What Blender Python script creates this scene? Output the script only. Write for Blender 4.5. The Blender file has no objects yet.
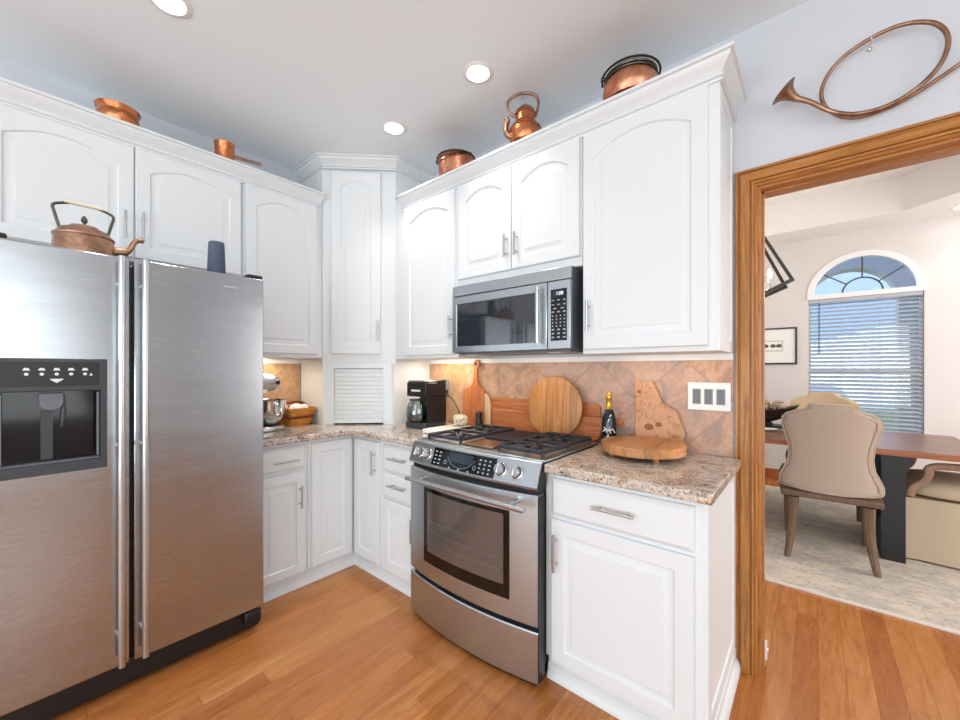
import bpy, bmesh, math, random
from mathutils import Vector, Matrix
random.seed(7)
S = bpy.context.scene
COL = S.collection
R = math.radians
PI = math.pi

# ------------------------------------------------------------------ camera
cam = bpy.data.cameras.new('camera'); cam_o = bpy.data.objects.new('camera', cam); COL.objects.link(cam_o)
cam.sensor_width = 36; cam.lens = 392.66 / 960 * 36; cam.shift_y = 9.14 / 960
cam.clip_start = 0.02
cam_o.location = (2.9278, -2.0413, 1.3018)
cam_o.rotation_euler = (R(90), 0, R(90 - 49.5265))
S.camera = cam_o

# ------------------------------------------------------------------ world, light, exposure
S.view_settings.view_transform = 'Standard'; S.view_settings.look = 'None'
S.view_settings.gamma = 1; S.view_settings.exposure = 0.38
w = bpy.data.worlds.new('world'); S.world = w; w.use_nodes = True
nt = w.node_tree; bg = nt.nodes['Background']
bg.inputs[0].default_value = (0.36, 0.58, 1.0, 1); bg.inputs[1].default_value = 1.15

def area(name, loc, target, sx, sy, power, col=(1, 1, 1), spread=180):
    l = bpy.data.lights.new(name, 'AREA'); l.shape = 'RECTANGLE'; l.size = sx; l.size_y = sy
    l.energy = power; l.color = col; l.spread = R(spread)
    o = bpy.data.objects.new(name, l); COL.objects.link(o); o.location = loc
    o.rotation_euler = (Vector(target) - Vector(loc)).to_track_quat('-Z', 'Y').to_euler()
    return o
area('fill_light_front', (2.6, -5.35, 1.45), (2.2, 0, 2.9), 4.4, 2.3, 128, (0.87, 0.96, 1.0))  # added soft fill behind the camera; the wall there has no window
area('fill_light_right', (6.35, -2.6, 1.65), (0, -1.6, 1.9), 4.6, 2.0, 66, (0.87, 0.96, 1.0))  # unseen fill light added in front of the closed right wall
area('dining_fill_right', (5.85, 2.0, 1.6), (2.5, 2.2, 1.0), 3.0, 2.0, 72, (1.0, 0.99, 0.98))  # fill added to brighten the dining room, no opening on that side
area('outside_daylight', (3.4, 6.4, 3.4), (3.3, 4.0, 1.0), 3.5, 2.5, 130, (1.0, 1.0, 1.0))

# ------------------------------------------------------------------ materials
def lin(h):
    h = h.lstrip('#'); c = [int(h[i:i + 2], 16) / 255 for i in (0, 2, 4)]
    return tuple(x / 12.92 if x <= .04045 else ((x + .055) / 1.055) ** 2.4 for x in c) + (1,)
def base(name, col=None, rough=.5, metal=0, **kw):
    m = bpy.data.materials.new(name); m.use_nodes = True
    b = m.node_tree.nodes['Principled BSDF']
    if col: b.inputs['Base Color'].default_value = lin(col)
    b.inputs['Roughness'].default_value = rough; b.inputs['Metallic'].default_value = metal
    for k, v in kw.items(): b.inputs[k.replace('_', ' ')].default_value = v
    return m
class NT:
    def __init__(s, m): s.t = m.node_tree; s.b = s.t.nodes.get('Principled BSDF')
    def n(s, ty, **kw):
        x = s.t.nodes.new(ty)
        for k, v in kw.items(): setattr(x, k, v)
        return x
    def l(s, a, b): s.t.links.new(a, b)
    def coord(s, scale=(1, 1, 1), rot=(0, 0, 0), loc=(0, 0, 0)):
        c = s.n('ShaderNodeTexCoord'); mp = s.n('ShaderNodeMapping')
        mp.inputs['Scale'].default_value = scale; mp.inputs['Rotation'].default_value = rot; mp.inputs['Location'].default_value = loc
        s.l(c.outputs['Object'], mp.inputs['Vector']); return mp.outputs[0]
    def noise(s, vec, scale, detail=4, rough=.55, dist=0):
        x = s.n('ShaderNodeTexNoise'); x.inputs['Scale'].default_value = scale; x.inputs['Detail'].default_value = detail
        x.inputs['Roughness'].default_value = rough; x.inputs['Distortion'].default_value = dist
        if vec: s.l(vec, x.inputs['Vector'])
        return x.outputs['Fac']
    def ramp(s, fac, stops, interp='LINEAR'):
        x = s.n('ShaderNodeValToRGB'); x.color_ramp.interpolation = interp; e = x.color_ramp.elements
        while len(e) < len(stops): e.new(.5)
        for i, (p, c) in enumerate(stops):
            e[i].position = p; e[i].color = lin(c) if isinstance(c, str) else (c, c, c, 1)
        s.l(fac, x.inputs[0]); return x.outputs[0]
    def math(s, op, a, b=None, c=None):
        x = s.n('ShaderNodeMath', operation=op)
        for i, v in enumerate((a, b, c)):
            if v is None: continue
            if isinstance(v, (int, float)): x.inputs[i].default_value = v
            else: s.l(v, x.inputs[i])
        return x.outputs[0]
    def mix(s, fac, a, b, mode='MIX'):
        x = s.n('ShaderNodeMix', data_type='RGBA', blend_type=mode)
        for sock, v in ((x.inputs[0], fac), (x.inputs[6], a), (x.inputs[7], b)):
            if isinstance(v, (int, float)): sock.default_value = v
            elif isinstance(v, str): sock.default_value = lin(v)
            else: s.l(v, sock)
        return x.outputs[2]
    def bump(s, h, strength=.2, dist=.01):
        x = s.n('ShaderNodeBump'); x.inputs['Strength'].default_value = strength; x.inputs['Distance'].default_value = dist
        s.l(h, x.inputs['Height']); s.l(x.outputs[0], s.b.inputs['Normal'])
    def sep(s, vec):
        x = s.n('ShaderNodeSeparateXYZ'); s.l(vec, x.inputs[0]); return x.outputs
    def comb(s, a, b, c=0.0):
        x = s.n('ShaderNodeCombineXYZ')
        for i, v in enumerate((a, b, c)):
            if isinstance(v, (int, float)): x.inputs[i].default_value = v
            else: s.l(v, x.inputs[i])
        return x.outputs[0]
    def rnd(s, vec):
        x = s.n('ShaderNodeTexWhiteNoise', noise_dimensions='3D'); s.l(vec, x.inputs['Vector']); return x.outputs['Value']
    def color(s, c): s.l(c, s.b.inputs['Base Color'])

def painted(name, col, rough, bump=.04, sc=180):
    m = base(name, col, rough); t = NT(m); t.bump(t.noise(t.coord(), sc, 3), bump, .002); return m
M = {}
M['white'] = painted('white_paint', '#e5e9ec', .38, .02, 90)
M['wall'] = painted('lavender_grey_wall_paint', '#d0d4db', .75, .05, 220)
M['dwall'] = painted('warm_grey_wall_paint', '#d9d5d3', .75, .05, 220)
M['ceil'] = painted('ceiling_paint', '#eef4f8', .85, .12, 160)
M['dceil'] = painted('dining_ceiling_paint', '#e9e7e4', .85, .05, 160)
M['trimwhite'] = painted('white_trim_paint', '#eeeeee', .4, .01, 90)
M['steelbar'] = base('satin_steel', '#c2c2c4', .28, 1)
M['chrome'] = base('chrome', '#dcdcdc', .08, 1)
M['black'] = base('black_plastic', '#17181b', .35)
M['glossblack'] = base('gloss_black', '#0b0c0e', .08)
M['darkgrey'] = base('dark_grey_plastic', '#3a3f45', .38)
M['midgrey'] = base('mid_grey_plastic', '#6b7077', .4)
M['iron'] = base('cast_iron', '#2a2e36', .42)
M['rubber'] = base('black_rubber', '#101010', .7)
M['label_white'] = base('printed_white', '#e8e8e8', .5)
M['keygrey'] = base('printed_grey', '#aab2ba', .5)
M['mwside'] = base('blue_grey_enamel', '#4d555e', .4)
M['knotwood'] = base('dark_knot_wood', '#8f5838', .5)
M['gold'] = base('gold_foil', '#d8a748', .28, .8)
M['pewter'] = base('dark_pewter', '#5b5a56', .35, .9)
M['bronze'] = base('dark_bronze', '#3c342c', .4, .7)
M['bottleglass'] = base('dark_bottle_glass', '#101a1c', .06)
M['linenwhite'] = base('white_paper', '#efe9e2', .7)
M['speaker'] = painted('navy_mesh', '#465267', .75, .5, 900)
M['blackleg'] = painted('black_metal_paint', '#1b1d20', .45, .05, 300)
M['clay'] = base('cream_knot', '#ddd3ba', .7)
M['holeshade'] = base('hole_shade_black', '#0a0a0b', .6)
M['grill'] = base('wood_reflection_steel', '#8f7460', .25, .8)  # stainless cover; brown of the reflected wood is put into its colour
M['displayblue'] = base('blue_display', '#2a3644', .15)
M['rocker'] = base('grey_switch', '#7f8389', .35)

def steel(name, col, rough, streak):
    m = base(name, col, rough, 1); t = NT(m)
    v = t.coord((1.5, 1.5, 260)); n1 = t.noise(v, 6, 3)
    t.l(t.ramp(n1, [(.3, rough - .05), (.7, rough + .07)]), t.b.inputs['Roughness'])
    big = t.noise(t.coord((.55, .55, 4.2)), 1.6, 1.5); mid = t.noise(t.coord((.3, .3, 11)), 2.0, 1)
    if streak: t.bump(t.math('MULTIPLY', t.math('ADD', big, t.math('MULTIPLY', mid, .05)), streak), .6, 1.0)
    return m
M['steel'] = steel('brushed_stainless', '#b2b6ba', .22, .005)
M['steel2'] = steel('brushed_stainless_appliance', '#bcc3c9', .34, .0)

def copper(name, col, dark, rough):
    m = base(name, col, rough, 1); t = NT(m)
    n = t.noise(t.coord(), 16, 5, .6, .6)
    t.color(t.ramp(n, [(.3, dark), (.6, col)]))
    t.l(t.ramp(n, [(.3, rough + .15), (.65, rough)]), t.b.inputs['Roughness'])
    v = t.n('ShaderNodeTexVoronoi'); v.inputs['Scale'].default_value = 55
    t.bump(v.outputs['Distance'], .12, .004); return m
M['copper'] = copper('polished_copper', '#d98f62', '#a75a34', .2)
M['copperpink'] = copper('hammered_copper', '#dd9d7f', '#b06a4c', .27)
M['copperold'] = copper('aged_copper', '#b9917a', '#80604c', .3)
M['copperhorn'] = copper('brown_copper', '#ab8974', '#83614c', .32)

def wood(name, stops, strip=None, axis='x', scale=(30, 2, 30), rough=.42, warm=.25, nsc=3):
    m = base(name, None, rough); t = NT(m); v = t.coord(scale)
    n = t.noise(v, nsc, 6, .6, .8); c = t.ramp(n, stops)
    if strip:
        x, y, z = t.sep(t.coord()); q = {'x': x, 'y': y, 'z': z}[axis]
        r = t.rnd(t.comb(t.math('FLOOR', t.math('DIVIDE', q, strip)), 3.3))
        c = t.mix(1.0, c, t.ramp(r, [(0, 1 - warm), (1, 1 + warm * .3)]), 'MULTIPLY')
    t.color(c); t.bump(n, .06, .002); return m
M['oak'] = wood('honey_oak', [(.25, '#7f4a1e'), (.5, '#b2763a'), (.75, '#c99153')], scale=(26, 26, 1.6), rough=.35)
M['oakh'] = wood('honey_oak_level', [(.25, '#7f4a1e'), (.5, '#b2763a'), (.75, '#c99153')], scale=(1.6, 26, 26), rough=.35)
M['redoak'] = wood('red_stained_oak', [(.25, '#8a4520'), (.7, '#b8693a')], scale=(1.6, 26, 26), rough=.4)
M['acacia'] = wood('acacia', [(.25, '#8b4a26'), (.5, '#b5693b'), (.78, '#cd8a58')], scale=(2, 20, 30), rough=.4)
M['teak'] = wood('striped_teak', [(.25, '#a8642f'), (.5, '#cc8a50'), (.8, '#e2aa72')], .05, 'x', (30, 10, 2), .4, .38)
M['paddle'] = wood('paddle_acacia', [(.25, '#93502c'), (.5, '#bb6f43'), (.8, '#cf8d5e')], .05, 'x', (28, 10, 2), .4, .22)
M['sap'] = wood('pale_sapwood', [(.25, '#c9986c'), (.8, '#e6c7a0')], None, 'x', (28, 10, 2), .4)
M['butcher'] = wood('butcher_block', [(.25, '#b06f3c'), (.5, '#cb8b55'), (.8, '#e0aa74')], .03, 'x', (30, 6, 10), .38, .42)
M['burl'] = wood('burl_slab', [(.28, '#8a5034'), (.42, '#c08a62'), (.55, '#cf9d78'), (.7, '#ab714a'), (.8, '#d6a782')], None, 'x', (8, 8, 5), .45, .2, 4)
M['walnut'] = wood('walnut_tabletop', [(.25, '#6d4430'), (.5, '#8f6047'), (.8, '#a87a5e')], .14, 'y', (1.5, 16, 16), .3, .2)
M['tableedge'] = wood('table_edge', [(.25, '#94552e'), (.75, '#b9764a')], None, 'x', (1.5, 16, 16), .4)
M['chairleg'] = wood('weathered_brown_wood', [(.25, '#5b4636'), (.75, '#876c54')], None, 'x', (18, 18, 3), .55)
M['armwood'] = wood('pale_brown_wood', [(.25, '#93705a'), (.75, '#b8947b')], None, 'x', (12, 12, 4), .5)
def wicker():
    m = base('orange_wicker', None, .5); t = NT(m)
    n = t.noise(t.coord((6, 6, 60)), 2.2, 3); c = t.ramp(n, [(.3, '#a8581a'), (.55, '#dd9238'), (.8, '#f0b860')])
    x, y, z = t.sep(t.coord())
    h = t.math('SINE', t.math('MULTIPLY', z, 290)); vst = t.math('SINE', t.math('MULTIPLY', t.math('ADD', x, y), 250))
    t.color(c); t.bump(t.math('MULTIPLY', h, vst), .8, .004); return m
M['wicker'] = wicker()
M['wickerred'] = base('red_brown_weave', '#7a2f18', .5)

def floor_mat():
    m = base('oak_strip_floor', None, .22); t = NT(m)
    x, y, z = t.sep(t.coord()); wd = .0865
    row = t.math('FLOOR', t.math('DIVIDE', x, wd)); rr = t.rnd(t.comb(row, 1.7))
    ly = t.math('ADD', t.math('DIVIDE', y, .95), t.math('MULTIPLY', rr, 7.3)); seg = t.math('FLOOR', ly)
    pr = t.rnd(t.comb(row, seg, 4.1))
    wob = t.noise(t.comb(t.math('ADD', t.math('MULTIPLY', x, 9), t.math('MULTIPLY', pr, 40)), t.math('MULTIPLY', y, .9), pr), 2.2, 4, .6, 1.6)
    fine = t.noise(t.comb(t.math('ADD', t.math('MULTIPLY', x, 160), t.math('MULTIPLY', pr, 40)), t.math('MULTIPLY', y, 5), pr), 1.6, 4, .6)
    ring = t.math('FRACT', t.math('MULTIPLY', wob, 9))
    c = t.ramp(wob, [(.25, '#b06c36'), (.5, '#ca874b'), (.8, '#daa166')])
    c = t.mix(t.math('MULTIPLY', t.ramp(ring, [(0, .9), (.25, 0), (.9, 0), (1, .9)]), .5), c, '#a2642f')
    c = t.mix(t.math('MULTIPLY', t.ramp(fine, [(.42, 0), (.68, 1)]), .42), c, '#9c6033')
    c = t.mix(1.0, c, t.ramp(pr, [(0, '#e2d0c2'), (.35, '#f2e9e1'), (.75, '#ffffff'), (1, '#f6e4d4')]), 'MULTIPLY')
    fx = t.math('FRACT', t.math('DIVIDE', x, wd)); fy = t.math('FRACT', ly)
    gx = t.math('MINIMUM', fx, t.math('SUBTRACT', 1, fx)); gy = t.math('MINIMUM', fy, t.math('SUBTRACT', 1, fy))
    gap = t.math('MAXIMUM', t.math('LESS_THAN', gx, .012), t.math('LESS_THAN', gy, .0016))
    c = t.mix(t.math('MULTIPLY', gap, .55), c, '#6b3c1c')
    t.color(c); t.bump(t.math('SUBTRACT', t.math('MULTIPLY', fine, .15), gap), .12, .002)
    t.l(t.ramp(fine, [(.3, .2), (.8, .34)]), t.b.inputs['Roughness']); return m
M['floor'] = floor_mat()
def granite():
    m = base('speckled_granite', None, .09); t = NT(m); v = t.coord((1, 1.6, 1))
    a = t.noise(v, 9, 6, .7, 1.2); c = t.ramp(a, [(.3, '#6a5d54'), (.42, '#a89484'), (.54, '#d8cdc1'), (.66, '#ad8355'), (.8, '#8a8079')])
    b = t.noise(t.coord((1, 1.8, 1)), 95, 4, .7); c = t.mix(t.ramp(b, [(.52, 0), (.62, .85)]), c, '#4a3c33')
    d = t.noise(t.coord((1, 1, 1), (0, 0, 0), (3, 1, 2)), 130, 3, .6); c = t.mix(t.ramp(d, [(.56, 0), (.64, .9)]), c, '#efebe4')
    e = t.noise(t.coord((1, 1, 1), (0, 0, 0), (7, 4, 2)), 42, 4, .7); c = t.mix(t.ramp(e, [(.60, 0), (.66, .9)]), c, '#2b2426')
    t.color(c); return m
M['granite'] = granite()
def slate():
    m = base('diagonal_stone_tile', None, .42); t = NT(m)
    x, y, z = t.sep(t.coord())
    h = t.math('ADD', x, t.math('MULTIPLY', y, -1))
    p = t.math('DIVIDE', t.math('ADD', t.math('ADD', h, z), 40 * .425 - 3.392), .425)
    q = t.math('DIVIDE', t.math('ADD', t.math('SUBTRACT', z, h), 40 * .425 + 1.532), .425)
    r = t.rnd(t.comb(t.math('FLOOR', p), t.math('FLOOR', q), 2.2))
    v = t.comb(t.math('ADD', h, t.math('MULTIPLY', r, 9)), t.math('MULTIPLY', r, 5), z)
    n = t.noise(v, 6.5, 7, .68, 1.4)
    c1 = t.ramp(n, [(.3, '#80756f'), (.4, '#a08377'), (.5, '#c08c6c'), (.6, '#d3a98a'), (.72, '#a0958f')])
    c2 = t.ramp(n, [(.3, '#857c7b'), (.42, '#b0958b'), (.55, '#cba38d'), (.7, '#b3a59d')])
    c = t.mix(t.ramp(r, [(.25, 0), (.75, 1)]), c1, c2)
    warm = t.math('SUBTRACT', 1.0, t.ramp(t.math('MULTIPLY', h, .35), [(.3, 0), (.62, 1)]))
    c = t.mix(t.math('MULTIPLY', warm, .7), c, t.ramp(n, [(.25, '#9a7a5a'), (.5, '#c19a6c'), (.8, '#d2b48c')]))
    ff = []
    for s in (p, q):
        f = t.math('FRACT', s); ff.append(t.math('MINIMUM', f, t.math('SUBTRACT', 1, f)))
    g = t.math('LESS_THAN', t.math('MINIMUM', *ff), .011)
    fn = t.noise(v, 60, 4, .7)
    c = t.mix(t.math('MULTIPLY', t.ramp(fn, [(.5, 0), (.7, 1)]), .3), c, '#7f665a')
    c = t.mix(t.math('MULTIPLY', g, .6), c, '#9b8677')
    t.color(c); t.bump(t.math('SUBTRACT', t.math('MULTIPLY', n, .6), g), .25, .004); return m
M['slate'] = slate()
def fabric(name, a, b, sc=700):
    m = base(name, None, .9); t = NT(m); n = t.noise(t.coord((1, 1, 1)), sc, 2)
    l = t.noise(t.coord(), 6, 3); c = t.ramp(n, [(.3, a), (.7, b)])
    t.color(t.mix(t.math('MULTIPLY', l, .12), c, a)); t.bump(n, .3, .002); return m
M['linen'] = fabric('beige_linen', '#b29e8e', '#d3c1b1')
M['tan'] = fabric('tan_fabric', '#bda282', '#d2ba9b')
M['slip'] = fabric('cream_slipcover', '#bfab90', '#d9c8ae', 400)
M['slate_leather'] = base('dark_grey_leather', '#4a4d53', .4)
def rug():
    m = base('faded_rug', None, .95); t = NT(m)
    a = t.noise(t.coord((1.6, 2.4, 1)), 1.7, 6, .65, 1.5); c = t.ramp(a, [(.3, '#e9dcc9'), (.46, '#d5c8b6'), (.58, '#b8b2aa'), (.72, '#e0d2be')])
    b = t.noise(t.coord((1.6, 4.5, 1)), 11, 6, .78, 1.6); c = t.mix(t.ramp(b, [(.54, 0), (.62, .9)]), c, '#5f574e')
    d = t.noise(t.coord(), 260, 2); t.color(t.mix(t.math('MULTIPLY', d, .25), c, '#f3ebdf')); t.bump(d, .5, .004); return m
M['rug'] = rug()
def glass(name, col=(1, 1, 1, 1), rough=0.0, alpha=.12):
    m = bpy.data.materials.new(name); m.use_nodes = True; t = m.node_tree; t.nodes.remove(t.nodes['Principled BSDF'])
    o = t.nodes['Material Output']; tr = t.nodes.new('ShaderNodeBsdfTransparent'); gl = t.nodes.new('ShaderNodeBsdfGlossy')
    tr.inputs[0].default_value = col; gl.inputs['Roughness'].default_value = rough
    mx = t.nodes.new('ShaderNodeMixShader'); mx.inputs[0].default_value = alpha
    t.links.new(tr.outputs[0], mx.inputs[1]); t.links.new(gl.outputs[0], mx.inputs[2]); t.links.new(mx.outputs[0], o.inputs[0]); return m
M['glass'] = glass('clear_glass')
M['tealglass'] = glass('smoky_carafe_glass', (.55, .66, .7, 1), .03, .22)
M['ovenglass'] = base('oven_glass', '#5d534f', .05, 0, Specular_IOR_Level=1.0)
M['mwglass'] = base('microwave_glass', '#2b2f37', .05, 0, Specular_IOR_Level=1.0)
def emit(name, col, st):
    m = bpy.data.materials.new(name); m.use_nodes = True; b = m.node_tree.nodes['Principled BSDF']
    b.inputs['Base Color'].default_value = col; b.inputs['Emission Color'].default_value = col; b.inputs['Emission Strength'].default_value = st; return m
M['lens'] = emit('lit_lamp_lens', (1, .985, .95, 1), 14)
M['bulb'] = emit('lit_bulb', (1, .9, .72, 1), 9)
M['readout'] = emit('lit_readout', (.75, .85, .95, 1), .6)
M['blind'] = base('white_faux_wood_slat', '#b6babf', .5, 0, )
M['grass'] = painted('lawn', '#86a862', .95, .6, 60)
M['stucco'] = painted('grey_stucco', '#a9b1b8', .9, .1, 60)
M['mat'] = base('white_mat_board', '#f1efeb', .8)
M['print'] = base('grey_print_paper', '#c9c5be', .8)

# ------------------------------------------------------------------ mesh builder
ORG = {}
def TR(u, d, z): return (u, -d, z)
def TL(u, d, z): return (d, u, z)
DA = Vector((.34, -.66)); DE = Vector((.325, .32)).normalized(); DN = Vector((DE.y, -DE.x))
def TD(u, d, z):
    p = DA + DE * u + DN * d; return (p.x, p.y, z)
def rect(u0, u1, z0, z1, rise=0, n=10):
    pts = [(u0, z0), (u1, z0)]
    for i in range(n + 1):
        t = 1 - i / n; s = 2 * t - 1
        pts.append((u0 + (u1 - u0) * t, z1 - rise * s * s))
    return pts
class MB:
    def __init__(s, T=None): s.v = []; s.f = []; s.fm = []; s.T = T; s.m = 0
    def add(s, vs, fs, raw=False):
        o = len(s.v)
        s.v += [Vector(s.T(*p)) if (s.T and not raw) else Vector(p) for p in vs]
        for f in fs: s.f.append([i + o for i in f]); s.fm.append(s.m)
        return s
    def box(s, u0, u1, d0, d1, z0, z1):
        vs = [(u, d, z) for z in (z0, z1) for d in (d0, d1) for u in (u0, u1)]
        return s.add(vs, [(0, 1, 3, 2), (4, 5, 7, 6), (0, 1, 5, 4), (2, 3, 7, 6), (0, 2, 6, 4), (1, 3, 7, 5)])
    def rings(s, rs, cap0=True, cap1=True, closed=True):
        n = len(rs[0]); vs = [p for r in rs for p in r]; fs = []
        for k in range(len(rs) - 1):
            for i in range(n if closed else n - 1):
                j = (i + 1) % n; fs.append((k * n + i, k * n + j, (k + 1) * n + j, (k + 1) * n + i))
        if cap0: fs.append(tuple(range(n)))
        if cap1: fs.append(tuple(range((len(rs) - 1) * n, len(rs) * n)))
        return s.add(vs, fs)
    def lathe(s, prof, c=(0, 0, 0), axis=(0, 0, 1), seg=32, sx=1, sy=1, twist=0):
        q = Vector(axis).normalized().to_track_quat('Z', 'Y').to_matrix(); c = Vector(c); rs = []
        for r, z in prof:
            r = max(r, 1e-5)
            rs.append([tuple(c + q @ Vector((r * sx * math.cos(2 * PI * i / seg + twist), r * sy * math.sin(2 * PI * i / seg + twist), z))) for i in range(seg)])
        return s.rings(rs)
    def tube(s, pts, r, seg=10, closed=False, flat=1.0):
        P = [Vector(p) for p in pts]; n = len(P); rr = r if isinstance(r, (list, tuple)) else [r] * n
        T = []
        for i in range(n):
            a = P[(i - 1) % n] if (closed or i > 0) else P[i]; b = P[(i + 1) % n] if (closed or i < n - 1) else P[i]
            T.append((b - a).normalized())
        up = Vector((0, 0, 1)) if abs(T[0].z) < .9 else Vector((1, 0, 0))
        nrm = (up - T[0] * up.dot(T[0])).normalized(); rs = []
        for i in range(n):
            if i: nrm = (nrm - T[i] * nrm.dot(T[i])).normalized()
            bn = T[i].cross(nrm)
            rs.append([tuple(P[i] + nrm * rr[i] * math.cos(2 * PI * k / seg) + bn * rr[i] * flat * math.sin(2 * PI * k / seg)) for k in range(seg)])
        if closed: rs.append(rs[0]); return s.rings(rs, False, False)
        return s.rings(rs)
    def prism(s, poly, a0, a1, plane='xy', inset=0):
        def m(p, a): return {'xy': (p[0], p[1], a), 'xz': (p[0], a, p[1]), 'yz': (a, p[0], p[1])}[plane]
        return s.rings([[m(p, a0) for p in poly], [m(p, a1) for p in poly]])
    def frame(s, outer, inner, d0, d1):       # panel with a rectangular hole
        o = rect(*outer, n=1); i = rect(*inner, n=1); o = [o[0], o[1], o[2], o[3]]; i = [i[0], i[1], i[2], i[3]]
        r = [[(a, d0, b) for a, b in i], [(a, d1, b) for a, b in i], [(a, d1, b) for a, b in o], [(a, d0, b) for a, b in o], [(a, d0, b) for a, b in i]]
        return s.rings(r, False, False)
    def build(s, name, mats, parent=None, bevel=0, org=None, smooth=True, subsurf=0, ang=38):
        if not isinstance(mats, (list, tuple)): mats = [mats]
        o3 = Vector(org) if org is not None else (ORG.get(parent.name, Vector()) if parent else Vector())
        me = bpy.data.meshes.new(name); me.from_pydata([tuple(p - o3) for p in s.v], [], s.f)
        for k in mats: me.materials.append(M[k])
        for p, mi in zip(me.polygons, s.fm): p.material_index = mi; p.use_smooth = smooth
        bm = bmesh.new(); bm.from_mesh(me); bmesh.ops.remove_doubles(bm, verts=bm.verts, dist=1e-6)
        bmesh.ops.recalc_face_normals(bm, faces=bm.faces); bm.to_mesh(me); bm.free()
        if smooth and hasattr(me, 'set_sharp_from_angle') and not subsurf: me.set_sharp_from_angle(angle=R(ang))
        o = bpy.data.objects.new(name, me); COL.objects.link(o)
        if parent: o.parent = parent
        else: o.location = o3
        ORG[o.name] = o3
        if bevel:
            b = o.modifiers.new('bevel', 'BEVEL'); b.width = bevel; b.segments = 2; b.limit_method = 'ANGLE'; b.angle_limit = R(40)
        if subsurf:
            b = o.modifiers.new('sub', 'SUBSURF'); b.levels = subsurf; b.render_levels = subsurf
        return o
def tag(o, label, cat, group=None, kind=None):
    o['label'] = label; o['category'] = cat
    if group: o['group'] = group
    if kind: o['kind'] = kind
    return o
def thing(name, label, cat, loc, group=None, local=False, rotz=0):
    o = bpy.data.objects.new(name, None); COL.objects.link(o); o.location = loc; o.rotation_euler = (0, 0, rotz)
    o.empty_display_size = .05
    ORG[o.name] = Vector() if local else Vector(loc)
    return tag(o, label, cat, group)
def struct(name, mb, mat, label=None, **kw):
    o = mb.build(name, mat, **kw); o['kind'] = 'structure'
    if label: o['label'] = label; o['category'] = label.split()[-1]
    return o
def circ(cx, cy, r, n=24, a0=0, a1=2 * PI, end=False):
    k = n if not end else n + 1
    return [(cx + r * math.cos(a0 + (a1 - a0) * i / n), cy + r * math.sin(a0 + (a1 - a0) * i / n)) for i in range(k)]
def smooth_path(pts, n=6):
    P = [Vector(p) for p in pts]; out = []
    for i in range(len(P) - 1):
        p0 = P[max(i - 1, 0)]; p1 = P[i]; p2 = P[i + 1]; p3 = P[min(i + 2, len(P) - 1)]
        for k in range(n):
            t = k / n
            out.append(.5 * ((2 * p1) + (p2 - p0) * t + (2 * p0 - 5 * p1 + 4 * p2 - p3) * t * t + (3 * p1 - p0 - 3 * p2 + p3) * t ** 3))
    out.append(P[-1]); return [tuple(p) for p in out]

# ------------------------------------------------------------------ setting
H = 2.77
OX0, OX1, OZ = 2.738, 4.25, 2.082           # doorway
b = MB(); b.box(-.12, 6.6, -5.6, 4.0, -.1, 0); struct('floor', b, 'floor', 'honey oak strip wood floor')
b = MB(); b.box(-.12, 6.6, -5.6, .065, H, H + .1); struct('ceiling_kitchen', b, 'ceil', 'pale grey kitchen ceiling')
b = MB(); b.box(-.12, 0, -5.6, 0.13, 0, H); struct('wall_left', b, 'wall', 'lavender grey wall behind the fridge')
b = MB(); b.box(0, OX0, 0, .13, 0, H); b.box(OX1, 6.5, 0, .13, 0, H); b.box(OX0, OX1, 0, .13, OZ, H)
struct('wall_back', b, 'wall', 'lavender grey wall with the oak doorway')
b = MB(); b.box(6.5, 6.6, -5.5, 4.0, 0, H); struct('wall_right', b, 'dwall', 'plain wall at the right')
b = MB(); b.box(0, 6.5, -5.6, -5.5, 0, H); struct('wall_front', b, 'dwall', 'plain wall behind the viewer')
# dining room shell
WY = 3.75
wx0, wx1, wz0, wz1, wc, wr = 2.872, 3.748, .62, 2.09, 3.31, .425
b = MB()
b.box(1.2, wx0, WY, WY + .14, 0, H); b.box(wx1, 6.5, WY, WY + .14, 0, H); b.box(wx0, wx1, WY, WY + .14, 0, wz0)
n = 24
arc = [(wc + (wx1 - wc) * math.cos(PI * i / n), wz1 + .03 + (wr) * math.sin(PI * i / n)) for i in range(n + 1)]
for i in range(n):
    (xa, za), (xb, zb) = arc[i], arc[i + 1]
    xa_, xb_ = xa, xb
    vs = [(xa_, y, z) for y in (WY, WY + .14) for z in (za, H)] + [(xb_, y, z) for y in (WY, WY + .14) for z in (zb, H)]
    b.add(vs, [(0, 1, 5, 4), (2, 3, 7, 6), (0, 2, 6, 4), (1, 3, 7, 5)])
struct('wall_dining_back', b, 'dwall', 'warm grey dining room wall with arched window')
b = MB(); b.box(1.1, 1.2, .13, WY + .14, 0, H); struct('wall_dining_left', b, 'dwall', 'warm grey dining side wall')
# dining ceiling: perimeter with an octagonal tray
oct_ = [(3.55, 3.29), (4.3, 2.6), (4.3, 1.5), (3.55, .75), (2.3, .75), (1.65, 1.5), (1.65, 2.6), (2.3, 3.29)]
outr = [(6.5, WY), (6.5, 2.6), (6.5, 1.5), (6.5, .065), (2.3, .065), (1.2, .065), (1.2, 2.6), (1.2, WY)]
b = MB()
b.rings([[(x, y, H) for x, y in outr], [(x, y, H) for x, y in oct_], [(x, y, 3.1) for x, y in oct_]], False, True)
struct('ceiling_dining', b, 'dceil', 'off white tray ceiling')
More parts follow.
